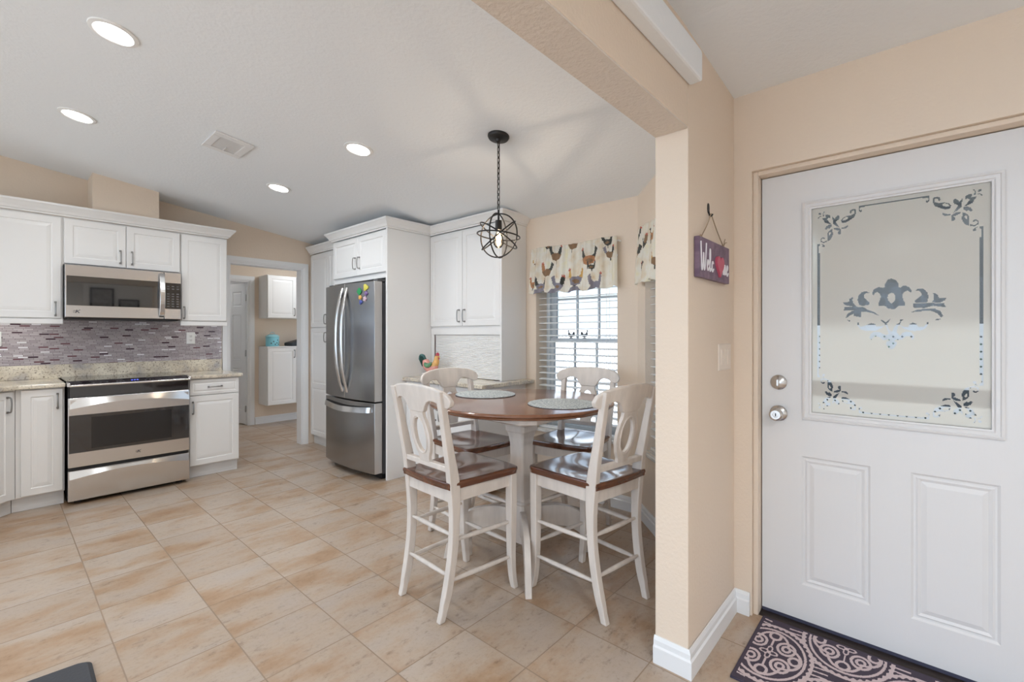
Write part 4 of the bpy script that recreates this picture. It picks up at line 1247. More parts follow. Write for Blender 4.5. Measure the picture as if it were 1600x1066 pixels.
def blind(label, mat4, x0, x1, z0, z1, tilt=0.0):
    b_ = thing('window_blind', label, 'blind', mat4 @ Vector(((x0 + x1) / 2, 0.06, z1)), mat4.to_euler().z, 'white horizontal blinds')
    w2 = (x1 - x0) / 2 - 0.006
    MB().box(-w2, w2, -0.025, 0.025, -0.045, -0.002).build('headrail', 'blind', b_)
    m = MB(); n = int((z1 - z0 - 0.09) / 0.0535)
    for i in range(n):
        z = -0.085 - i * 0.0535; c_, s_ = math.cos(tilt) * 0.025, math.sin(tilt) * 0.025; hh = 0.0022
        m.loops([[(-w2, -c_, z - s_ - hh), (-w2, 0, z + 0.002 - hh), (-w2, c_, z + s_ - hh), (-w2, c_, z + s_ + hh), (-w2, 0, z + 0.002 + hh), (-w2, -c_, z - s_ + hh)],
                 [(w2, -c_, z - s_ - hh), (w2, 0, z + 0.002 - hh), (w2, c_, z + s_ - hh), (w2, c_, z + s_ + hh), (w2, 0, z + 0.002 + hh), (w2, -c_, z - s_ + hh)]])
    m.build('slats', 'blind', b_)
    MB().box(-w2, w2, -0.024, 0.024, z0 - z1 + 0.002, z0 - z1 + 0.020).build('bottom_rail', 'blind', b_)
    m = MB()
    for x in (-w2 * 0.72, w2 * 0.72):
        for y in (-0.026, 0.026): m.box(x - 0.0012, x + 0.0012, y - 0.0006, y + 0.0006, z0 - z1 + 0.02, -0.04)
    m.build('ladder_cords', 'blind', b_)
    return b_
# wall_right: local x runs to world -y from y=2.476
W1 = Matrix.Translation((3.10, WY1, 0)) @ Matrix.Rotation(R(-90), 4, 'Z')
window('window_1', W1, 0.0, WY1 - WY0, WZ0, WZ1, 'dining window with white grilles')
blind('white horizontal blind in the dining window behind the far chair', W1, 0.0, WY1 - WY0, WZ0 + 0.001, WZ1, R(7))
window('window_2', BAY, BX0, BX1, WZ0, WZ1, 'bay window beside the column')
blind('white horizontal blind in the bay window mostly hidden by the column', BAY, BX0, BX1, WZ0 + 0.001, WZ1, 0.0)

fab, nt, b = nodes('cream_rooster_print')
tc = add(nt, 'ShaderNodeTexCoord')
nz = add(nt, 'ShaderNodeTexNoise'); nz.inputs['Scale'].default_value = 9; nz.inputs['Detail'].default_value = 5
nt.links.new(tc.outputs['Object'], nz.inputs['Vector'])
rp = ramp(nt, [(0.28, srgb(222, 198, 166)), (0.38, srgb(240, 230, 212)), (0.55, srgb(247, 244, 236)), (0.72, srgb(246, 240, 214))])
nt.links.new(nz.outputs[0], rp.inputs[0]); nt.links.new(rp.outputs[0], b.inputs['Base Color'])
b.inputs['Roughness'].default_value = 0.85
tr = add(nt, 'ShaderNodeBsdfTranslucent'); nt.links.new(rp.outputs[0], tr.inputs[0])
ms = add(nt, 'ShaderNodeMixShader'); ms.inputs[0].default_value = 0.42
nt.links.new(b.outputs[0], ms.inputs[1]); nt.links.new(tr.outputs[0], ms.inputs[2]); nt.links.new(ms.outputs[0], nt.nodes['Material Output'].inputs[0])
FAB = [fab] + [pm('print_' + n_, c_, 0.85) for n_, c_ in (('black', srgb(66, 68, 64)), ('rust', srgb(178, 128, 92)), ('gold', srgb(206, 166, 100)), ('slate', srgb(134, 130, 140)), ('red', srgb(186, 104, 88)), ('brown', srgb(136, 108, 82)))]

def in_poly(x, y, P):
    r = False; j = len(P) - 1
    for i in range(len(P)):
        if (P[i][1] > y) != (P[j][1] > y) and x < (P[j][0] - P[i][0]) * (y - P[i][1]) / (P[j][1] - P[i][1]) + P[i][0]: r = not r
        j = i
    return r

def hen(cx, cy, s, flip=1, body=2, tail=1, neck=3, tailup=True):
    """a printed hen or cock made of coloured patches: (polygon, material)"""
    f = lambda P: [(cx + flip * a * s, cy + b * s) for a, b in P]
    return [(f([(-1.0, 0.9), (-0.7, 1.2), (-0.55, 0.5), (-0.25, 0.2), (-0.5, -0.1), (-0.8, 0.2)]), tail),
            (f([(-0.7, 0.15), (-0.3, 0.35), (0.2, 0.3), (0.6, 0.45), (0.65, 0.1), (0.4, -0.4), (0.0, -0.6), (-0.5, -0.4)]), body),
            (f([(0.25, 0.3), (0.45, 0.95), (0.7, 1.05), (0.75, 0.8), (0.7, 0.3), (0.5, 0.1)]), neck),
            (f([(0.45, 1.0), (0.5, 1.25), (0.6, 1.1), (0.68, 1.3), (0.76, 1.08), (0.8, 0.85), (0.7, 0.95)]), 5),
            (f([(-0.5, -0.1), (-0.1, 0.1), (0.25, -0.05), (0.0, -0.35), (-0.35, -0.35)]), 6),
            (f([(-0.05, -0.55), (0.0, -0.95), (0.1, -0.95), (0.1, -0.55)]), 1)]

def valance(label, mat4, x0, x1, ztop, zbot, prints, amp=0.014, waves=7.0, flare=0.02):
    nu, nv = 168, 78
    W_, Hh = x1 - x0, ztop - zbot
    t_ = thing('valance', label, 'curtain', mat4 @ Vector(((x0 + x1) / 2, -0.045, ztop)), mat4.to_euler().z, 'rooster print valances')
    m = MB(); idx = {}
    def pos(i, j, off):
        u, v = i / nu, j / nv
        g = 0.35 + 0.65 * v
        y = off + amp * g * math.sin(2 * math.pi * waves * u + 0.7 * math.sin(5 * u)) + amp * 0.4 * math.sin(2 * math.pi * waves * 2.3 * u + 1)
        sc = -0.020 * abs(math.sin(math.pi * waves * 0.72 * u + 0.3)) * max(0.0, v - 0.75) * 4
        x = (u - 0.5) * (W_ + 2 * flare * v)
        return (x, y - 0.02 * v, -Hh * v + sc + 0.006 * math.sin(9 * u))
    a = m.addv([pos(i, j, 0.0) for j in range(nv + 1) for i in range(nu + 1)])
    for j in range(nv):
        for i in range(nu):
            u, v = (i + 0.5) / nu * W_, (j + 0.5) / nv * Hh
            mi = 0
            for P, k in prints:
                if in_poly(u, v, P): mi = k
            m.mi = mi
            q = a + j * (nu + 1) + i
            m.face((q, q + 1, q + nu + 2, q + nu + 1))
    m.mi = 0
    o = m.build('fabric', FAB, t_, smooth='all')
    so = o.modifiers.new('thickness', 'SOLIDIFY'); so.thickness = 0.0015
    rod = MB().tube([(-W_ / 2 - 0.01, 0.012, -0.030), (W_ / 2 + 0.01, 0.012, -0.030)], 0.006, 10)
    rod.box(-W_ / 2 - 0.012, -W_ / 2 - 0.004, 0.010, 0.0449, -0.036, -0.024); rod.box(W_ / 2 + 0.004, W_ / 2 + 0.012, 0.010, 0.0449, -0.036, -0.024)
    rod.build('curtain_rod', 'plate', t_)
    return t_
def flip_v(L): return [([(x, y) for x, y in P], k) for P, k in L]
pr = []
def put(cx, cy, s, flip=1, **kw):
    # print coordinates: v grows downwards, so mirror the bird vertically
    for P, k in hen(0, 0, s, flip, **kw): pr.append(([(cx + a, cy - b) for a, b in P], k))
put(0.052, 0.128, 0.030, 1, body=0, neck=5, tail=3); put(0.040, 0.300, 0.050, -1, body=2, neck=2, tail=4)
put(0.175, -0.005, 0.052, -1, body=1, tail=1); put(0.175, 0.215, 0.070, -1, body=6, neck=2, tail=1); put(0.13, 0.325, 0.060, 1, body=4, neck=1)
put(0.270, 0.085, 0.075, 1, body=6, neck=1, tail=1); put(0.300, 0.330, 0.072, 1, body=4, neck=1, tail=4); put(0.425, 0.010, 0.065, -1, body=6, neck=1, tail=6)
put(0.455, 0.290, 0.078, -1, body=4, neck=3, tail=3); put(0.570, 0.145, 0.082, -1, body=2, neck=1, tail=1); put(0.60, 0.205, 0.040, 1, body=1, neck=1)
put(0.640, 0.345, 0.070, 1, body=4, neck=4, tail=4); put(0.740, 0.035, 0.055, 1, body=1, neck=1); put(0.755, 0.130, 0.055, 1, body=6, neck=1, tail=4)
for cx in (0.10, 0.255, 0.44, 0.625): pr.append(([(cx - 0.055, 0.372), (cx - 0.03, 0.345), (cx + 0.01, 0.336), (cx + 0.04, 0.345), (cx + 0.06, 0.372)], 4))
valance('cream rooster print valance over the dining window', W1, -0.015, WY1 - WY0 + 0.02, 2.030, 1.660, pr)
pr = []
put(0.06, 0.06, 0.05, 1, body=1, neck=1); put(0.05, 0.19, 0.060, -1, body=6, neck=1); put(0.17, 0.14, 0.06, 1, body=1, neck=6); put(0.15, 0.30, 0.05, -1, body=4, neck=1)
put(0.30, 0.10, 0.055, 1, body=2); put(0.36, 0.26, 0.055, -1, body=6); put(0.50, 0.12, 0.055, 1, body=4, neck=3); put(0.56, 0.28, 0.055, 1); put(0.70, 0.18, 0.055, -1)
valance('cream rooster print valance on the angled bay window', BAY, BX0 - 0.03, BX1 + 0.03, 2.030, 1.660, pr)

# two little dark roosters on the sash rail
def sill_rooster(label, y, flip):
    t_ = thing('rooster_figurine', label, 'figurine', (3.222, y, 1.2685), R(-90) if flip > 0 else R(90), 'roosters on the window sash')
    m = MB().lathe([(0, 0), (0.016, 0), (0.016, 0.004), (0.004, 0.006), (0.003, 0.018), (0, 0.018)], 16); m.build('stand', 'iron', t_, smooth=True)
    pts = spline([(-0.030, 0, 0.050), (-0.020, 0, 0.030), (0.0, 0, 0.023), (0.018, 0, 0.032), (0.022, 0, 0.048), (0.026, 0, 0.058)], 4)
    k = len(pts); rad = [0.003 + 0.0105 * math.sin(math.pi * min(1, (i + 1) / k * 1.05)) ** 1.2 * (1 if i < k * 0.62 else 0.65) for i in range(k)]
    MB().tube(pts, rad, 10).build('body', pm('dark_pewter_bird', (0.07, 0.075, 0.085, 1), 0.45, 0.4), t_, smooth=True)
    m = MB()
    for a in (0.0, 0.5, 1.0):
        m.tube(spline([(-0.016, 0, 0.036), (-0.026 - 0.004 * a, 0.002 * a, 0.052 - 0.012 * a), (-0.036, 0.002, 0.046 - 0.016 * a)], 4), 0.0035, 6)
    m.build('tail', 'iron', t_, smooth=True)
    m = MB(); m.prism([(0.020, 0.062), (0.022, 0.072), (0.026, 0.066), (0.029, 0.072), (0.031, 0.063), (0.037, 0.058), (0.028, 0.056)], 'y', -0.002, 0.002); m.build('comb', 'iron', t_)
sill_rooster('left of two small dark rooster figurines on the window rail', 2.195, -1)
sill_rooster('right of two small dark rooster figurines on the window rail', 2.062, 1)

# painted rooster on the desk
t = thing('rooster_statue', 'painted ceramic rooster on the granite desk by the refrigerator panel', 'figurine', (2.640, 3.330, 0.9128), R(-80))
rose = pm('pink_glaze', (0.72, 0.33, 0.28, 1), 0.25, var=(30, 0.15)); amber = pm('amber_glaze', (0.74, 0.42, 0.14, 1), 0.25, var=(30, 0.2)); teal = pm('dark_teal_glaze', (0.03, 0.10, 0.09, 1), 0.2); green = pm('green_glaze', (0.10, 0.25, 0.13, 1), 0.25, var=(40, 0.3)); red = pm('red_glaze', (0.45, 0.05, 0.07, 1), 0.25)
m = MB().lathe([(0, 0), (0.042, 0), (0.045, 0.006), (0.030, 0.018), (0.018, 0.030), (0.016, 0.062), (0, 0.062)], 24); m.build('base', amber, t, smooth=True)
pts = spline([(-0.072, 0, 0.155), (-0.055, 0, 0.110), (-0.02, 0, 0.085), (0.030, 0, 0.088), (0.055, 0, 0.120)], 6); k = len(pts)
MB().tube(pts, [0.014 + 0.030 * math.sin(math.pi * (0.12 + 0.80 * i / (k - 1))) for i in range(k)], 14).build('body', rose, t, smooth=True)
pts = spline([(0.035, 0, 0.100), (0.058, 0, 0.140), (0.064, 0, 0.175), (0.072, 0, 0.192)], 6); k = len(pts)
MB().tube(pts, [0.034 - 0.019 * i / (k - 1) for i in range(k)], 14).build('neck', amber, t, smooth=True)
m = MB()
for i, (x, z) in enumerate(((0.056, 0.196), (0.066, 0.205), (0.077, 0.204), (0.086, 0.196))):
    m.tube([(x, 0, z - 0.006), (x + 0.003, 0, z + 0.010), (x + 0.005, 0, z + 0.022)], [0.006, 0.0055, 0.002], 8)
m.tube([(0.088, 0, 0.182), (0.090, 0, 0.172), (0.088, 0, 0.160)], [0.004, 0.006, 0.003], 8)
m.build('comb', red, t, smooth=True)
m = MB().tube([(0.084, 0, 0.190), (0.096, 0, 0.187), (0.104, 0, 0.183)], [0.006, 0.0045, 0.001], 8); m.build('beak', pm('yellow_glaze', (0.7, 0.5, 0.1, 1), 0.3), t, smooth=True)
m = MB()
for s in (-1, 1):
    pts = spline([(0.028, s * 0.034, 0.128), (0.0, s * 0.043, 0.108), (-0.035, s * 0.036, 0.112), (-0.055, s * 0.026, 0.128)], 5); k = len(pts)
    m.tube(pts, [0.006 + 0.016 * math.sin(math.pi * (0.1 + 0.85 * i / (k - 1))) for i in range(k)], 10)
m.build('wings', green, t, smooth=True)
m = MB()
for a in range(6):
    f = a / 5
    pts = spline([(-0.060, (f - 0.5) * 0.016, 0.145), (-0.080 - 0.018 * f, (f - 0.5) * 0.03, 0.190 - 0.030 * f), (-0.112 - 0.008 * f, (f - 0.5) * 0.04, 0.192 - 0.062 * f), (-0.132 + 0.01 * (1 - f), (f - 0.5) * 0.05, 0.155 - 0.062 * f)], 5); k = len(pts)
    m.tube(pts, [0.005 + 0.009 * math.sin(math.pi * (0.1 + 0.8 * i / (k - 1))) for i in range(k)], 8)
m.build('tail', teal, t, smooth=True)
# ------------------------------------------------------------------ entry door
# local frame of the door: x runs to world -y from the latch side, front faces world -x
DXF = 2.398; DYL = 0.553; DWD, DHT = 0.914, 2.008; DZ0 = 0.022
gx0, gx1, gz0, gz1 = DYL - 0.356, DYL + 0.197, 0.955 - DZ0, 1.856 - DZ0
m = MB()
ENT = [(0.0, 0.0), (0.008, 0.0065), (0.014, 0.0065), (0.020, 0.003), (0.030, 0.0075), (0.047, 0.0018), (0.049, 0.0018)]
pn = [(DYL - 0.394, DYL - 0.150, 0.180 - DZ0, 0.756 - DZ0), (DYL - 0.024, DYL + 0.220, 0.180 - DZ0, 0.756 - DZ0)]
panel_slab(m, DWD, DHT, 0.044, pn, ENT, [(gx0 - 0.004, gx1 + 0.004, gz0 - 0.004, gz1 + 0.004)])
d1 = m.build('door_1', 'door', loc=(DXF, DYL, DZ0), rotz=R(-90))
struct(d1, 'white entry door with etched glass')
# glass frame moulding
m = MB(); prof = [(-0.034, 0.0), (-0.033, -0.010), (-0.024, -0.013), (-0.021, -0.008), (-0.010, -0.009), (-0.006, -0.004), (0.0, -0.003), (0.001, 0.006), (-0.004, 0.006)]
lps = []
for cx, cz, sx, sz in ((gx0, gz0, 1, 1), (gx1, gz0, -1, 1), (gx1, gz1, -1, -1), (gx0, gz1, 1, -1)):
    lps.append([(cx + sx * a, b, cz + sz * a) for a, b in prof])
m.loops(lps + [lps[0]], True, False, False)
m.build('glass_frame', 'door', d1, bevel=0.0008)

# etched pane: a fine grid whose cells are either frosted or clear
PW, PH = gx1 - gx0 + 0.004, gz1 - gz0 + 0.004
AIMc, AIMs = math.cos(AIM), math.sin(AIM)
def pane_uv(px, py):
    """where a line of sight meets the plane of the pane, in pane coordinates (design was measured this way)"""
    t_ = (px - 800) / 716; s_ = (523 - py) / 716
    dx, dy = AIMc + t_ * AIMs, AIMs - t_ * AIMc
    k = 2.407 / dx
    return (0.358 - k * dy, 1.30 + k * s_ - 0.953)
def Z1(P): return [pane_uv(1300 + a / 7.615, 420 + b / 7.615) for a, b in P]
def Z2(P): return [pane_uv(1440 + a / 11.84, 280 + b / 11.84) for a, b in P]
clear = [
    Z1([(630, 220), (632, 180), (662, 132), (708, 116), (756, 132), (786, 172), (792, 217), (812, 228), (842, 207), (882, 203), (922, 222), (945, 258), (938, 296), (928, 276), (905, 262), (872, 268), (845, 294), (836, 332), (850, 375), (866, 404), (866, 440), (800, 440), (752, 478), (668, 478), (640, 445), (555, 440), (556, 404), (572, 368), (581, 328), (570, 296), (540, 278), (510, 290), (490, 322), (478, 284), (500, 242), (552, 219), (602, 229)]),
    Z1([(442, 286), (400, 267), (350, 282), (314, 324), (305, 372), (322, 430), (350, 442), (400, 436), (440, 427), (448, 405), (412, 372), (381, 340), (382, 312), (402, 292)]),
    Z1([(128, 402), (205, 394), (210, 360), (252, 336), (242, 372), (256, 412), (292, 452), (332, 490), (348, 440), (350, 578), (258, 562), (262, 498), (240, 446), (180, 442), (150, 428)]),
    Z1([(138, 500), (150, 456), (260, 452), (380, 460), (420, 488), (330, 498), (240, 494)]),
    Z1([(162, 592), (182, 542), (240, 500), (330, 488), (430, 492), (505, 520), (560, 560), (480, 528), (400, 512), (310, 516), (230, 548)]),
    Z1([(176, 610), (205, 612), (226, 630), (198, 628)]),
    Z1([(988, 262), (1030, 236), (1090, 240), (1136, 282), (1148, 336), (1130, 400), (1060, 405), (985, 402), (982, 380), (1030, 342), (1066, 318), (1060, 280), (1030, 264)]),
    Z1([(1198, 288), (1240, 296), (1262, 322), (1272, 350), (1362, 344), (1348, 372), (1290, 402), (1190, 402), (1212, 360), (1214, 320)]),
    Z1([(966, 412), (1140, 408), (1330, 412), (1360, 458), (1290, 452), (1200, 440), (1100, 468), (966, 462)]),
    Z1([(935, 520), (1010, 490), (1120, 476), (1220, 474), (1290, 505), (1322, 560), (1300, 585), (1250, 530), (1180, 502), (1080, 504)]),
    Z1([(1228, 608), (1262, 594), (1300, 596), (1260, 614)]),
    Z1([(302, 642), (318, 642), (330, 690), (352, 690), (420, 668), (470, 648), (512, 660), (528, 690), (580, 688), (618, 672), (600, 700), (520, 738), (420, 742), (340, 722), (306, 680)]),
    Z1([(812, 672), (850, 690), (905, 695), (922, 660), (960, 642), (1000, 655), (1030, 692), (1090, 690), (1122, 660), (1136, 626), (1150, 640), (1130, 690), (1080, 728), (980, 742), (890, 728), (836, 704)]),
    Z1([(575, 606), (612, 618), (640, 640), (690, 602), (672, 632), (650, 652), (668, 700), (690, 742), (722, 744), (740, 690), (772, 660), (806, 640), (808, 606), (852, 604), (820, 630), (806, 672), (780, 690), (770, 760), (806, 800), (808, 850), (760, 842), (735, 860), (768, 872), (772, 900), (740, 946), (705, 958), (668, 940), (642, 895), (644, 866), (690, 862), (660, 842), (610, 852), (570, 815), (530, 805), (490, 815), (466, 850), (446, 820), (456, 780), (500, 752), (560, 755), (640, 790), (676, 780), (650, 700), (626, 656), (598, 632)]),
    Z1([(810, 800), (836, 760), (890, 746), (940, 756), (972, 790), (974, 830), (944, 856), (950, 822), (920, 800), (880, 804), (846, 830), (815, 852)]),
]
holes_ = [Z1([(708 + 48 * math.cos(k * math.pi / 8), 345 + 58 * math.sin(k * math.pi / 8) + (14 if k == 4 else 0)) for k in range(16)])]
corner = [
    Z2([(200, 410), (212, 350), (262, 326), (330, 338), (352, 372), (330, 402), (296, 396), (304, 370), (262, 354), (232, 380), (240, 424), (300, 440), (420, 428), (500, 448), (546, 490), (530, 540), (440, 560), (400, 552), (330, 530), (240, 500)]),
    Z2([(590, 380), (630, 364), (690, 392), (700, 420), (740, 372), (762, 352), (742, 460), (738, 520), (700, 552), (640, 592), (590, 622), (640, 540), (680, 480), (640, 470), (596, 450)]),
    Z2([(806, 380), (812, 318), (860, 284), (932, 276), (920, 330), (980, 330), (1022, 324), (980, 372), (940, 440), (850, 486), (790, 500), (840, 450), (890, 380), (850, 350)]),
    Z2([(776, 560), (782, 510), (850, 508), (910, 530), (944, 570), (915, 606), (870, 580), (830, 590)]),
    Z2([(740, 740), (760, 618), (830, 632), (880, 690), (884, 760), (870, 860), (812, 840), (770, 800)]),
    Z2([(896, 832), (960, 852), (1020, 830), (1040, 790), (1020, 768), (990, 766), (980, 792), (948, 784), (966, 750), (1020, 744), (1062, 782), (1048, 838), (980, 872), (900, 862)]),
    Z2([(552, 770), (560, 660), (640, 616), (716, 606), (716, 636), (630, 680), (590, 690), (630, 730), (600, 770)]),
    Z2([(380, 650), (396, 624), (440, 640), (490, 650), (540, 650), (530, 668), (450, 682), (400, 672)]),
    Z2([(932, 192), (980, 196), (1010, 236), (1000, 290), (962, 298), (978, 260), (976, 222)]),
    Z2([(1040, 226), (1060, 190), (1116, 180), (1106, 216), (1060, 240)]), Z2([(1034, 272), (1080, 262), (1134, 296), (1120, 304), (1080, 280)]),
]
chole = [Z2([(378, 466), (430, 444), (496, 466), (520, 496), (470, 514), (400, 500)]), Z2([(790, 690), (820, 664), (852, 700), (850, 744), (820, 740)])]
tick = [Z2([(0, 326), (80, 312), (150, 302), (150, 396), (110, 436), (70, 420), (82, 396), (110, 402), (124, 380), (118, 342), (60, 346), (0, 352)]),
        Z2([(1066, 876), (1136, 870), (1136, 1066), (1100, 1066), (1100, 920), (1070, 904)]),
        Z2([(946, 940), (980, 900), (1036, 880), (1010, 912), (984, 936), (1024, 930), (1000, 960), (956, 960)])]
def mir(P, fx, fz): return [((PW - a if fx else a), (PH - b if fz else b)) for a, b in P]
for fx, fz in ((0, 0), (1, 0), (0, 1), (1, 1)):
    clear += [mir(P, fx, fz) for P in corner + tick]; holes_ += [mir(P, fx, fz) for P in chole]
ex = tick[1][1][0]; ez = tick[0][0][1]
def bar(a, b, c_, d): return [(a, c_), (b, c_), (b, d), (a, d)]
tz = tick[1][2][1]; tx = tick[0][0][0]
clear += [bar(ex - 0.009, ex, PH - tz, tz), bar(PW - ex, PW - ex + 0.009, PH - tz, tz), bar(PW - tx, tx, ez - 0.005, ez), bar(PW - tx, tx, PH - ez, PH - ez + 0.005)]
NU, NV = 224, 364
mask = [[0] * NU for _ in range(NV)]
for val, L in ((1, clear), (0, holes_)):
    for P in L:
        us = [p[0] for p in P]; vs = [p[1] for p in P]
        for j in range(max(0, int(min(vs) / PH * NV) - 1), min(NV, int(max(vs) / PH * NV) + 2)):
            for i in range(max(0, int(min(us) / PW * NU) - 1), min(NU, int(max(us) / PW * NU) + 2)):
                if in_poly((i + 0.5) / NU * PW, (j + 0.5) / NV * PH, P): mask[j][i] = val
m = MB()
a = m.addv([(gx0 - 0.002 + PW * i / NU, 0.009, gz0 - 0.002 + PH * j / NV) for j in range(NV + 1) for i in range(NU + 1)])
for j in range(NV):
    for i in range(NU):
        m.mi = mask[j][i]; q_ = a + j * (NU + 1) + i
        m.face((q_, q_ + 1, q_ + NU + 2, q_ + NU + 1))
m.build('etched_pane', ['frost', 'glass'], d1)
# hardware
def rose(name, z, parent, prof):
    m = MB().lathe(prof, 32); m.xform(Matrix.Translation((0.069, 0, z - DZ0)) @ Matrix.Rotation(R(90), 4, 'X'))
    return m.build(name, 'chrome', parent, smooth=True)
k = rose('deadbolt', 1.080, d1, [(0, 0), (0.034, 0), (0.034, 0.004), (0.028, 0.010), (0.014, 0.014), (0.010, 0.016), (0, 0.016)])
MB().box(0.069 - 0.006, 0.069 + 0.006, -0.034, -0.015, 1.080 - DZ0 - 0.017, 1.080 - DZ0 + 0.017).build('thumb_turn', 'chrome', k, bevel=0.004)
k = rose('door_knob', 0.938, d1, [(0, 0), (0.036, 0), (0.036, 0.005), (0.030, 0.012), (0.013, 0.016), (0.012, 0.032), (0.022, 0.038), (0.028, 0.050), (0.027, 0.062), (0.020, 0.068), (0.011, 0.068), (0.010, 0.064), (0, 0.064)])
m = MB().box(0.069 - 0.002, 0.069 + 0.002, -0.066, -0.0635, 0.938 - DZ0 - 0.007, 0.938 - DZ0 + 0.007); m.build('key_slot', 'slot', k)
MB().box(0.0, DWD, 0.002, 0.042, -0.016, -0.0005).build('door_sweep', 'sweep', d1)
for z in (1.080, 0.938):
    MB().box(-0.0012, 0.0, 0.010, 0.034, z - DZ0 - 0.028, z - DZ0 + 0.028).build('latch_plate', 'bronze', d1)
# jamb, stops and drywall return
m = MB()
JX0, JX1 = XE + 0.020, 2.50
m.box(JX0, DXF - 0.001, DYL + 0.004, EY1 - 0.0005, 0.0, 2.0545); m.box(DXF - 0.001, JX1, DYL + 0.005, EY1 - 0.0005, 0.0, 2.0545)
m.box(JX0, JX1, EY0 + 0.0005, DYL - DWD - 0.004, 0.0, 2.0545)
m.box(JX0, JX1, DYL - DWD - 0.004, DYL + 0.004, DZ0 + DHT + 0.005, 2.0545)
struct(m.build('trim_8', 'peach', bevel=0.003), 'peach painted jamb of the entry door')
m = MB(); m.box(DXF + 0.046, JX1 - 0.005, DYL - 0.012, DYL + 0.004, 0.02, DZ0 + DHT - 0.004); m.box(DXF + 0.046, JX1 - 0.005, DYL - DWD - 0.004, DYL - DWD + 0.012, 0.02, DZ0 + DHT - 0.004)
m.box(DXF + 0.046, JX1 - 0.005, DYL - DWD + 0.012, DYL - 0.012, DZ0 + DHT - 0.012, DZ0 + DHT + 0.004)
struct(m.build('trim_9', 'blackp'), 'dark weatherstrip stop of the entry door')
m = MB(); m.prism([(XE + 0.030, 0.0), (XE + 0.045, 0.004), (DXF - 0.01, 0.006), (2.55, 0.006), (2.55, 0.0)], 'y', DYL - DWD - 0.02, DYL + 0.002)
struct(m.build('trim_10', 'bronze'), 'bronze threshold of the entry door')
# storm door outside
t = thing('storm_door', 'dark framed storm door seen blurred through the etched glass', 'storm door', (2.585, DYL + 0.02, 0.0), R(-90))
SDm = pm('dark_storm_frame', (0.055, 0.075, 0.095, 1), 0.5)
m = MB(); W = 0.95
m.box(0, 0.06, 0, 0.03, 0.01, 2.05); m.box(W - 0.06, W, 0, 0.03, 0.01, 2.05); m.box(0.06, W - 0.06, 0, 0.03, 1.99, 2.05); m.box(0.06, W - 0.06, 0, 0.03, 0.01, 0.22)
m.build('frame', SDm, t)
MB().box(0.06, W - 0.06, -0.002, 0.032, 1.005, 1.075).build('cross_rail', SDm, t)
MB().box(0.06, W - 0.06, 0.013, 0.017, 0.22, 1.99).build('storm_pane', 'glass', t)

# welcome sign
t = thing('welcome_sign', 'purple wooden welcome plaque hanging by twine on the partition wall', 'sign', (1.987, 0.6545, 1.604), 0)
pw = wood('purple_stained_board', srgb(98, 76, 98), srgb(136, 112, 130), 0.55, 6, 0.0)
MB().box(-0.186, 0.186, -0.021, -0.001, -0.079, 0.079).build('board', pw, t, bevel=0.002)
ink = pm('white_lettering', (0.85, 0.83, 0.86, 1), 0.5)
def script(strokes, x, z, s, name):
    m = MB()
    for st in strokes:
        pts = spline([(x + a * s, -0.0215, z + b * s) for a, b in st], 6)
        m.tube(pts, 0.0034, 6)
    return m.build(name, ink, t, smooth=True)
Wg = [[(0.0, 1.0), (0.03, 0.55), (0.07, 0.12), (0.13, 0.0), (0.20, 0.22), (0.26, 0.62), (0.29, 0.30), (0.34, 0.03), (0.41, 0.10), (0.50, 0.55), (0.55, 1.0)]]
eg = [[(0.0, 0.24), (0.20, 0.36), (0.26, 0.52), (0.15, 0.62), (0.04, 0.42), (0.06, 0.10), (0.20, 0.0), (0.36, 0.18)]]
lg = [[(0.0, 0.16), (0.16, 0.75), (0.15, 1.28), (0.06, 1.24), (0.04, 0.60), (0.08, 0.05), (0.20, 0.02), (0.30, 0.18)]]
cg = [[(0.30, 0.50), (0.18, 0.62), (0.04, 0.42), (0.05, 0.10), (0.18, 0.0), (0.36, 0.18)]]
mg = [[(0.0, 0.0), (0.03, 0.58)], [(0.02, 0.30), (0.12, 0.60), (0.20, 0.46), (0.21, 0.0)], [(0.21, 0.30), (0.31, 0.60), (0.39, 0.46), (0.41, 0.06), (0.52, 0.14)]]
script(Wg, -0.172, -0.050, 0.110, 'letter'); script(eg, -0.103, -0.046, 0.066, 'letter'); script(lg, -0.075, -0.046, 0.066, 'letter'); script(cg, -0.048, -0.046, 0.066, 'letter')
script(mg, 0.098, -0.046, 0.072, 'letter'); script(eg, 0.142, -0.046, 0.072, 'letter')
hp = []
for i in range(28):
    a = 2 * math.pi * i / 28
    hp.append((0.042 + 0.0030 * 16 * math.sin(a) ** 3 * 0.95, -0.012 + 0.0030 * (13 * math.cos(a) - 5 * math.cos(2 * a) - 2 * math.cos(3 * a) - math.cos(4 * a))))
MB().prism(hp, 'y', -0.031, -0.0205).build('heart', pm('pink_heart', (0.55, 0.10, 0.16, 1), 0.5), t, bevel=0.003)
tw = pm('jute_twine', (0.36, 0.27, 0.18, 1), 0.9)
m = MB()
hk = (-0.025, -0.012, 0.196)
for sx in (-1, 1):
    m.tube(spline([hk, (sx * 0.06 - 0.012, -0.011, 0.14), (sx * 0.138, -0.011, 0.082)], 5), 0.0023, 6)
    m.tube([(sx * 0.138 - 0.006, -0.011, 0.0795), (sx * 0.138, -0.008, 0.088), (sx * 0.138 + 0.006, -0.011, 0.0795)], 0.0045, 6)
m.tube([(0.138, -0.011, 0.083), (0.160, -0.012, 0.102), (0.178, -0.012, 0.106)], 0.002, 6); m.tube([(0.138, -0.011, 0.083), (0.150, -0.012, 0.108), (0.158, -0.012, 0.118)], 0.002, 6)
m.build('twine', tw, t, smooth=True)
t = thing('wall_hook', 'small dark hook above the welcome sign', 'hook', (1.962, 0.6545, 1.800))
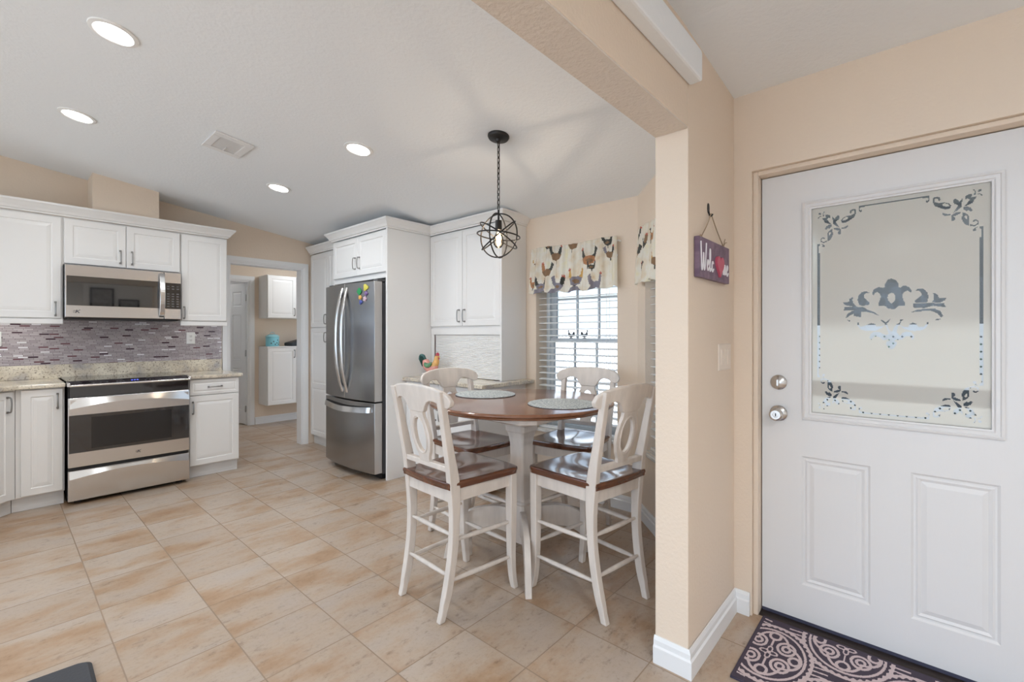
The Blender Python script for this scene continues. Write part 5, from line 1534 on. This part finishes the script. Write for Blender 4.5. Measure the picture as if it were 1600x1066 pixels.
m = MB(); m.lathe([(0, 0), (0.011, 0), (0.010, 0.003), (0, 0.003)], 16); m.xform(Matrix.Translation((0, 0, 0.024)) @ Matrix.Scale(2.0, 4, (0, 0, 1)) @ Matrix.Rotation(R(90), 4, 'X')); m.build('back_plate', 'iron', t, smooth=True)
m = MB().tube(spline([(0, -0.003, 0.010), (0, -0.006, -0.004), (0, -0.013, -0.010), (0, -0.019, -0.002)], 5), 0.0032, 8); m.build('hook_arm', 'iron', t, smooth=True)

# ------------------------------------------------------------------ door rug
RX0, RX1, RY1, RY0 = 1.850, 2.338, 0.532, -0.300
t = thing('door_rug', 'dark purple rug with pale scroll pattern in front of the entry door', 'rug', (RX0, RY1, 0.0), R(-90))
RL, RWd = RY1 - RY0, RX1 - RX0      # local x: along the door; local y: 0 near camera .. towards the door
def rugpat(x, y):
    """1 where the pale scroll pattern runs; x along the length, y across"""
    if x < 0.010 or x > RL - 0.010 or y < 0.010 or y > RWd - 0.010: return 0
    for i in range(-1, 5):
        for j in range(-1, 3):
            cx = 0.075 + i * 0.235; cy = 0.235 + j * 0.46 + (0.23 if i % 2 else 0)
            dx, dy = (x - cx) / 0.150, (y - cy) / 0.205
            rho = math.hypot(dx, dy)
            if rho < 1.02:
                a = math.atan2(dy, dx)
                if rho > 0.93 + 0.02 * math.sin(40 * a): return 1
                if rho > 0.86: return 0
                if rho > 0.80: return 1
                # scrolled leaves inside the medallion
                if abs(rho - (0.52 + 0.22 * abs(math.cos(2 * a)))) < 0.036: return 1
                px, py = abs(dx), abs(dy)
                if abs(math.hypot(px - 0.34, py - 0.30) - 0.20) < 0.034: return 1
                if abs(math.hypot(px - 0.34, py - 0.30) - 0.09) < 0.032: return 1
                if abs(math.hypot(px, py - 0.62) - 0.13) < 0.034: return 1
                if abs(math.hypot(px - 0.60, py) - 0.12) < 0.034: return 1
                if rho < 0.24 and 0.10 + 0.08 * math.cos(4 * a) < rho < 0.17 + 0.06 * math.cos(4 * a): return 1
                if rho < 0.05: return 1
                if px < 0.022 and 0.24 < py < 0.5: return 1
                return 0
    # flowers and leaf sprays between the medallions
    for i in range(-1, 5):
        for j in range(-2, 4):
            fx = x - (0.075 + (i + 0.5) * 0.235); fy = y - (0.235 + (j + 0.5) * 0.23)
            r_ = math.hypot(fx, fy)
            if r_ < 0.060:
                a = math.atan2(fy, fx)
                if 0.014 < r_ < 0.026 + 0.007 * math.cos(6 * a): return 1
                if r_ < 0.006: return 1
                if r_ > 0.03 and abs(math.sin(a * 2 + 0.4)) < 0.22 * (0.065 - r_) / 0.03: return 1
    return 1 if math.sin(y * 230 + 2.5 * math.sin(x * 16.0)) > 0.55 and abs(math.sin(x * 13.4 - 1.0)) > 0.45 else 0
nu, nv = 330, 196
m = MB()
a = m.addv([(RL * i / nu, -(-RWd * j / nv), 0.0105) for j in range(nv + 1) for i in range(nu + 1)])
for j in range(nv):
    for i in range(nu):
        m.mi = rugpat(RL * (i + 0.5) / nu, RWd * (j + 0.5) / nv)
        q_ = a + j * (nu + 1) + i; m.face((q_, q_ + 1, q_ + nu + 2, q_ + nu + 1))
m.build('pile', [pm('plum_pile', srgb(74, 64, 78), 0.95, bump=(400, 0.8)), pm('pale_pink_pile', srgb(214, 196, 198), 0.95, bump=(400, 0.8))], t)
m = MB().box(-0.004, RL + 0.004, -0.004, RWd + 0.004, 0.0008, 0.0098)
m.build('backing', pm('plum_edge', srgb(62, 56, 72), 0.9), t, bevel=0.002)

m = MB()
pl = []
for cx, cy, a0 in ((0.215, 2.425, 0), (-0.62, 2.50, 90), (-0.66, 1.66, 180), (0.205, 1.62, 270)):
    for k in range(6):
        a = R(a0 + k * 18); pl.append((cx + 0.035 * math.cos(a) - 0.0, cy + 0.035 * math.sin(a)))
m.loops([[(x, y, 0.0008) for x, y in pl], [(x, y, 0.010) for x, y in pl], [(x - 0.10 * 0 + (-0.208 - x) * 0.03, y + (2.05 - y) * 0.03, 0.020) for x, y in pl]])
tag(m.build('kitchen_mat', 'mat'), 'black cushioned kitchen mat at the lower left corner', 'mat')

# framed prints on the living room wall, seen mirrored in the microwave door
def picture(label, x, z, w, h):
    t_ = thing('framed_print', label, 'picture', (x, -2.6995, z), R(180), 'framed prints on the living room wall')
    m = MB(); 
    for q2 in ((-w, -w + 0.03, -h, h), (w - 0.03, w, -h, h), (-w + 0.03, w - 0.03, h - 0.03, h), (-w + 0.03, w - 0.03, -h, -h + 0.03)): m.box(q2[0], q2[1], -0.025, -0.001, q2[2], q2[3])
    m.build('frame', 'blackp', t_); MB().box(-w + 0.03, w - 0.03, -0.012, -0.001, -h + 0.03, h - 0.03).build('print', pm('grey_print', (0.30, 0.29, 0.28, 1), 0.6, var=(14, 0.3)), t_)
picture('black framed print, larger, mirrored in the microwave door', 1.476, 2.02, 0.19, 0.26)
picture('black framed print, smaller, mirrored in the microwave door', 1.914, 1.86, 0.175, 0.20)

# ------------------------------------------------------------------ outdoors
m = MB().box(-12, 24, -14, 20, -0.30, -0.10)
struct(m.build('yard_ground', pm('pale_concrete_ground', (0.55, 0.54, 0.50, 1), 0.9, var=(1.2, 0.12))), 'pale yard ground')
lat = pm('white_vinyl_lattice', (0.88, 0.88, 0.88, 1), 0.5)
t = thing('lattice_fence', 'white lattice fence outside the windows', 'fence', (5.4, 0, -0.1))
m = MB(); zt = 1.40; y0_, y1_ = -3.0, 8.0; st = 0.062; hw = 0.0150
def strip(s):
    k = y0_ - (zt if s > 0 else 0)
    while k < y1_ + (0 if s > 0 else zt):
        # strip through (y=k, z=0) with slope s
        ya, za, yb, zb = k, 0.0, k + s * zt, zt
        m.prism([(ya - hw * 1.414, za), (ya + hw * 1.414, za), (yb + hw * 1.414, zb), (yb - hw * 1.414, zb)], 'x', 0.0 if s > 0 else 0.008, 0.008 if s > 0 else 0.016)
        k += st
strip(1); strip(-1)
m.build('lattice', lat, t)
MB().box(-0.02, 0.036, y0_, y1_, zt, zt + 0.09).build('top_rail', lat, t)
for k in range(6):
    y = y0_ + 0.4 + k * 2.0
    MB().box(-0.03, 0.05, y - 0.045, y + 0.045, -0.0, zt + 0.14).build('post', lat, t)
m = MB()
for k in range(23):
    y = -3.0 + k * 0.48; s = 0.34 + 0.05 * math.sin(k * 2.1)
    m.lathe([(0.02, 0), (s * 0.9, 0.1), (s, 0.6), (s * 0.9, 1.15), (s * 0.5, 1.36 + 0.05 * math.sin(k * 1.7)), (0.02, 1.42)], 14, (0, y, 0))
hg = thing('hedge', 'dark green hedge growing right behind the lattice fence', 'hedge', (6.05, 0, -0.1))
m.build('foliage', pm('dark_hedge_green', (0.022, 0.035, 0.018, 1), 0.9, bump=(30, 1.0), var=(25, 0.5)), hg, smooth=True)
t = thing('neighbour_house', 'pale neighbouring house behind the lattice fence', 'house', (10.6, 6.4, -0.1))
MB().box(0, 5, -4.5, 6, 0, 2.45).build('wall', pm('pale_siding', (0.72, 0.72, 0.69, 1), 0.8), t)
MB().box(-0.6, 5.5, -5, 6.5, 2.451, 2.62).build('fascia', lat, t)
m = MB(); m.prism([(-0.7, 2.62), (5.6, 2.62), (2.5, 3.9)], 'y', -5.1, 6.6); m.build('roof', pm('grey_green_shingles', (0.25, 0.29, 0.28, 1), 0.9), t)
m = MB(); m.box(2.57, 5.05, -2.7, 0.62, 2.34, 2.44); m.box(3.35, 5.05, 0.62, 1.25, 2.34, 2.44)
struct(m.build('porch_roof', pm('grey_porch_soffit', (0.10, 0.10, 0.095, 1), 0.8)), 'grey porch roof outside the entry door')
t = thing('garden_shed', 'dark grey shed beyond the fence, seen through the clear etching', 'shed', (7.2, -1.6, -0.1))
MB().box(0, 2.0, 0.45, 2.9, 0, 3.3).build('wall', pm('dark_grey_siding', (0.030, 0.028, 0.024, 1), 0.8), t)
m = MB(); m.prism([(-0.25, 3.3), (2.25, 3.3), (1.0, 4.0)], 'y', 0.3, 3.05); m.build('roof', pm('dark_shingles', (0.08, 0.08, 0.08, 1), 0.9), t)
random.seed(3)
for i, (x, y, s) in enumerate(((7.3, 4.1, 0.55), (7.6, 6.2, 0.60))):
    t = thing('shrub', ('left' if i else 'right') + ' green shrub behind the lattice fence', 'shrub', (x, y, -0.1))
    m = MB()
    for k in range(500):
        v = Vector((random.gauss(0, 1), random.gauss(0, 1), random.gauss(0, 1))).normalized() * s * random.uniform(0.75, 1)
        v.z = abs(v.z) * 1.6 + 0.3
        a = Vector((random.uniform(-1, 1), random.uniform(-1, 1), random.uniform(-1, 1))).normalized() * 0.09
        b2 = a.cross(Vector((random.uniform(-1, 1), random.uniform(-1, 1), 1))).normalized() * 0.035
        n_ = m.addv([v - a, v + b2, v + a, v - b2]); m.face((n_, n_ + 1, n_ + 2, n_ + 3))
    m.build('foliage', pm('leaf_green', (0.16, 0.24, 0.08, 1), 0.6), t)
    MB().lathe([(0.04, 0), (0.03, 0.9)], 8).build('stem', pm('bark', (0.12, 0.08, 0.05, 1), 0.9), t)
